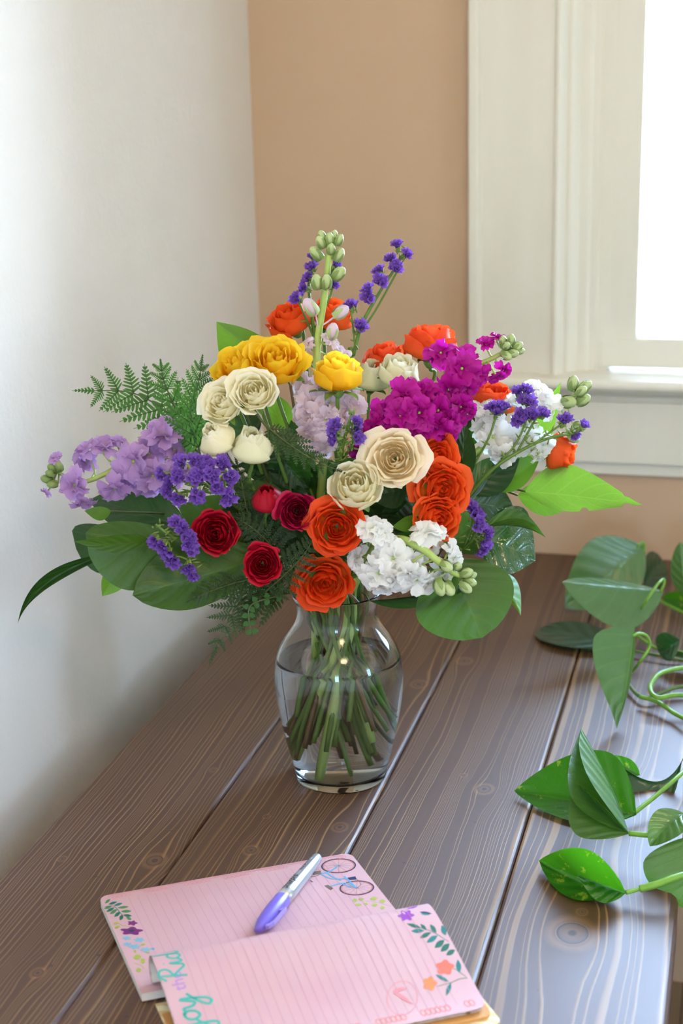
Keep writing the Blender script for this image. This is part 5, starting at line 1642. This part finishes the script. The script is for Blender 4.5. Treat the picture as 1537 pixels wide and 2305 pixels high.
for q in ((316, 2128, 328, 2125, 2.5, 'lime'), (302, 2138, 305, 2146, 3, 'lime'), (325, 2143, 338, 2146, 2, 'lime'), (300, 2156, 318, 2153, 6, 'lime'), (316, 2167, 326, 2160, 6, 'lime'), (306, 2186, 318, 2182, 5, 'lime')):
    pr.leaf(*q)
pr.stroke([(302, 2168), (318, 2174), (324, 2182)], 0.0005, 'lime')
pr.done('printed_flower_branch')
# bicycle
pr = Print(px_to_upper, upper)
for x, y in ((762, 1949), (803, 1999)):
    pr.ring(x, y, 38, 16, 0.0011, 'navy', -.05); pr.ring(x, y, 34, 14, 0.0006, 'coral', -.05); pr.ring(x, y, 36, 15, 0.0004, 'brown', -.05)
    for i in range(12):
        a = 2*pi*i/12
        pr.stroke([(x, y), (x+33*cos(a), y+13.5*sin(a))], 0.00022, 'brown', False)
for pts in (((762, 1949), (742, 1962), (721, 1967)), ((721, 1967), (745, 1978), (780, 1978)), ((803, 1999), (780, 1978), (775, 1972)), ((803, 1999), (775, 1988), (742, 1996)), ((733, 1962), (745, 1972), (768, 1982)), ((790, 1998), (765, 1988))):
    pr.stroke(pts, 0.0016, 'sky')
pr.stroke([(800, 1976), (812, 1990), (803, 1999)], 0.0005, 'brown')
pr.poly([(782, 1976), (800, 1973), (802, 1980), (786, 1981)], 'navy')
pr.poly([(700, 1964), (722, 1960), (722, 1966), (706, 1970)], 'brown'); pr.poly([(730, 1994), (738, 1992), (750, 2000), (745, 2004), (738, 2000)], 'brown')
pr.stroke([(700, 1974), (712, 1972), (724, 1966)], 0.0008, 'brown'); pr.stroke([(698, 1982), (704, 1986)], 0.0012, 'brown')
pr.done('printed_bicycle')
pr = Print(px_to_upper, upper)
pr.stroke([(805, 2028), (840, 2030), (880, 2040)], 0.0004, 'lime')
for q in ((792, 2028, 804, 2026, 4, 'lime'), (806, 2024, 820, 2024, 3, 'lime'), (798, 2037, 814, 2036, 3, 'lime'), (818, 2034, 828, 2036, 3, 'lime'), (832, 2024, 850, 2022, 4, 'lime'), (836, 2038, 850, 2037, 4, 'lime'), (853, 2029, 868, 2028, 4, 'lime'), (855, 2044, 866, 2043, 4, 'lime')):
    pr.leaf(*q)
pr.done('printed_leaf_branch')
# flowers on the turned page
pr = Print(px_to_lower, lower)
pr.flower(914, 2061, 19, 13, 6, 'violet', .5); pr.leaf(912, 2043, 940, 2040, 4, 'violet')
pr.leaf(944, 2053, 972, 2057, 3, 'navy'); pr.leaf(946, 2057, 968, 2059, 2, 'teal')
pr.done('printed_flower')
pr = Print(px_to_lower, lower)
pr.stroke([(930, 2085), (970, 2096), (1010, 2120)], 0.0006, 'teal')
for q in ((948, 2089, 915, 2079, 4), (955, 2095, 925, 2096, 5), (970, 2099, 945, 2111, 5), (985, 2106, 960, 2122, 6), (1000, 2116, 978, 2134, 7), (1012, 2124, 992, 2142, 7), (1024, 2138, 1004, 2150, 6), (960, 2094, 946, 2080, 4), (982, 2100, 968, 2081, 5), (1003, 2106, 994, 2083, 6)):
    pr.leaf(*q, 'teal' if q[0] % 2 else 'deepgreen')
pr.done('printed_leaf_branch')
pr = Print(px_to_lower, lower)
pr.stroke([(1052, 2202), (1035, 2203), (1015, 2212), (985, 2220)], 0.0006, 'green'); pr.stroke([(1050, 2200), (1030, 2185), (1020, 2180)], 0.0006, 'green')
pr.flower(1001, 2178, 22, 18, 5, 'coral', 1.2, .25); pr.flower(967, 2214, 17, 17, 5, 'orange', .4, .25)
for q in ((1034, 2190, 1030, 2160, 6, 'teal'), (1010, 2210, 980, 2194, 4, 'teal'), (1015, 2212, 1004, 2242, 5, 'teal')):
    pr.leaf(*q)
pr.done('printed_flower')

# lettering: hand drawn script along the short side of the turned page
SCRIPT = {  # strokes in letter units, x along the writing, y up
    'E': ([[(.55, .9), (.3, 1.0), (.1, .85), (.25, .62), (.42, .55), (.2, .48), (.0, .22), (.2, .0), (.5, .05), (.66, .2)]], .72),
    'n': ([[(.0, .1), (.1, .5), (.12, .0), (.14, .3), (.3, .5), (.4, .4), (.4, .06), (.52, .1)]], .52),
    'j': ([[(.0, .1), (.14, .5), (.14, -.3), (.04, -.48), (-.1, -.35), (.1, -.05), (.32, .15)], [(.15, .70), (.16, .73)]], .32),
    'o': ([[(.3, .48), (.1, .42), (.02, .2), (.14, .0), (.32, .1), (.36, .34), (.25, .48), (.36, .42), (.5, .44)]], .48),
    'y': ([[(.0, .45), (.06, .12), (.2, .05), (.36, .46), (.36, .1), (.28, -.35), (.14, -.5), (.02, -.38), (.2, -.1), (.56, .2)]], .56),
    'R': ([[(.12, .0), (.2, .5), (.26, .95)], [(.0, .8), (.24, 1.0), (.52, .95), (.56, .72), (.4, .55), (.22, .5), (.4, .25), (.6, .0), (.74, .08)]], .72),
    'i': ([[(.0, .1), (.12, .48), (.12, .1), (.2, .02), (.32, .14)], [(.14, .68), (.15, .71)]], .32),
    'd': ([[(.34, .42), (.16, .46), (.02, .2), (.14, .0), (.32, .16), (.42, 1.0), (.38, .1), (.48, .02), (.58, .12)]], .58),
    'e': ([[(.0, .16), (.24, .3), (.26, .46), (.1, .44), (.04, .16), (.18, .0), (.42, .16)]], .42)}


def script(pr_, word, q_start, u_base, size, w_, c):
    # writing runs toward the roll (decreasing q); letter tops point to the short edge (decreasing u)
    x = 0.0
    for ch in word:
        strokes, adv = SCRIPT[ch]
        for st in strokes:
            pr_.stroke_uv([(u_base-size*b, q_start-size*(x+a)) for a, b in st], w_, c)
        x += adv
    return x*size


pr = Print(px_to_lower, lower)
u1_, q1_ = px_to_lower(478, 2290); u2_, q2_ = px_to_lower(455, 2232)
u3_, q3_ = px_to_lower(418, 2192)
LW = 0.0025
script(pr, 'Enjoy', q2_+0.0665, (u2_-0.008), 0.026, LW, 'aqua')
script(pr, 'Ride', q3_+0.004, u3_+0.001, 0.0225, 0.0021, 'aqua')
pr.done('lettering')


def font_mesh(txt, size, shear=0.0):
    cu = bpy.data.curves.new('letters', 'FONT'); cu.body = txt; cu.size = size; cu.shear = shear
    cu.align_x = 'LEFT'; cu.resolution_u = 4
    o = bpy.data.objects.new('letters', cu); COL.objects.link(o)
    bpy.context.view_layer.update()
    me = o.evaluated_get(bpy.context.evaluated_depsgraph_get()).to_mesh()
    vs = [(v.co.x, v.co.y) for v in me.vertices]; fs = [tuple(p_.vertices) for p_ in me.polygons]
    bpy.data.objects.remove(o); bpy.data.curves.remove(cu)
    return vs, fs


ut, qt = px_to_lower(415, 2228)
vs, fs = font_mesh('the', 0.0155)
mb = MB(); mb.add([lower(ut+0.002-y, qt-x, 0.00014) for x, y in vs], fs)
mb.build('lettering', 'ink_lilac', NOTE, False)

# ================================================================== MARKER
plain('marker_silver', '#c9cdd2', 0.28, 0.5, 0.75)
plain('marker_purple', '#7a66d0', 0.3, 0.5)
plain('marker_light_purple', '#a08fe6', 0.3, 0.5)
ma = on(715, 1930, 0.0172); mb_ = on(579, 2094, 0.0172)
mdx = (mb_-ma); ML = mdx.length; mdx.normalize()
MR = 0.0078
MK = thing('marker_pen', ma.lerp(mb_, .5)-V((0, 0, MR)), 'permanent marker with silver barrel and lilac cap lying on the notepad', 'marker')
cut = 0.60*ML
MB().lathe([(0.001, -0.001), (MR*.55, 0.0), (MR*.66, 0.0015), (MR*.72, 0.010), (MR*.80, 0.022), (MR*.90, 0.05), (MR*.96, cut*.85), (MR*.97, cut-0.0004)], 28, mdx, ma).build('barrel', 'marker_silver', MK)
cap = MB().lathe([(MR*.99, cut), (MR*1.03, cut+0.001), (MR*1.03, cut+0.018), (MR*.98, cut+0.030), (MR*.84, cut+0.043), (MR*.66, ML-0.006), (MR*.52, ML-0.002), (MR*.36, ML+0.0005), (0.0005, ML+0.001)], 28, mdx, ma).build('cap', 'marker_purple', MK)
msd = V((-mdx.y, mdx.x, 0)).normalized()
if msd.dot(_r) < 0: msd = -msd
cdir = (msd*0.95+V((0, 0, .25))).normalized(); ctan = mdx.cross(cdir).normalized()
mb = MB()
prof = [(MR*0.98, cut+0.020), (MR*1.62, cut+0.018), (MR*1.66, cut+0.0205), (MR*1.60, cut+0.045), (MR*1.28, cut+0.052), (MR*.8, cut+0.052), (MR*.8, cut+0.048), (MR*1.16, cut+0.047), (MR*1.36, cut+0.042), (MR*1.40, cut+0.0235), (MR*.98, cut+0.024)]
mb.extrude(prof, lambda u, v, w_: ma+mdx*v+cdir*u+ctan*w_, -0.0020, 0.0020)
bevel(mb.build('clip', 'marker_light_purple', cap, False, True), 0.0005)


def on_barrel(x, y, ang0=0.0):
    # x along the barrel from the cap end back to the blunt end, y around it
    top = V((0, 0, 1)); top = (top-mdx*top.dot(mdx)).normalized(); sd_ = mdx.cross(top).normalized()
    if sd_.dot(msd) < 0: sd_ = -sd_
    s_ = cut-0.004-x
    rr_ = MR*(.97 if s_ > .05 else .80+.17*max(0, s_-.022)/.028) + 0.00012
    a = ang0 - y/rr_
    return ma+mdx*s_+(top*cos(a)+sd_*sin(a))*rr_


def barrel_text(txt, size, x0, ang0, shear=0.0, stretch=1.0):
    vs_, fs_ = font_mesh(txt, size, shear)
    m_ = MB(); m_.add([on_barrel(x0+x*stretch, y, ang0) for x, y in vs_], fs_)
    return m_.build('lettering', 'ink_black', MK, False)


barrel_text('Sharpie', 0.0105, 0.004, 0.10, 0.35, 0.86)
barrel_text('FINE POINT', 0.0045, 0.041, 0.02, 0.2)
barrel_text('PERMANENT MARKER', 0.0030, 0.010, 0.72)
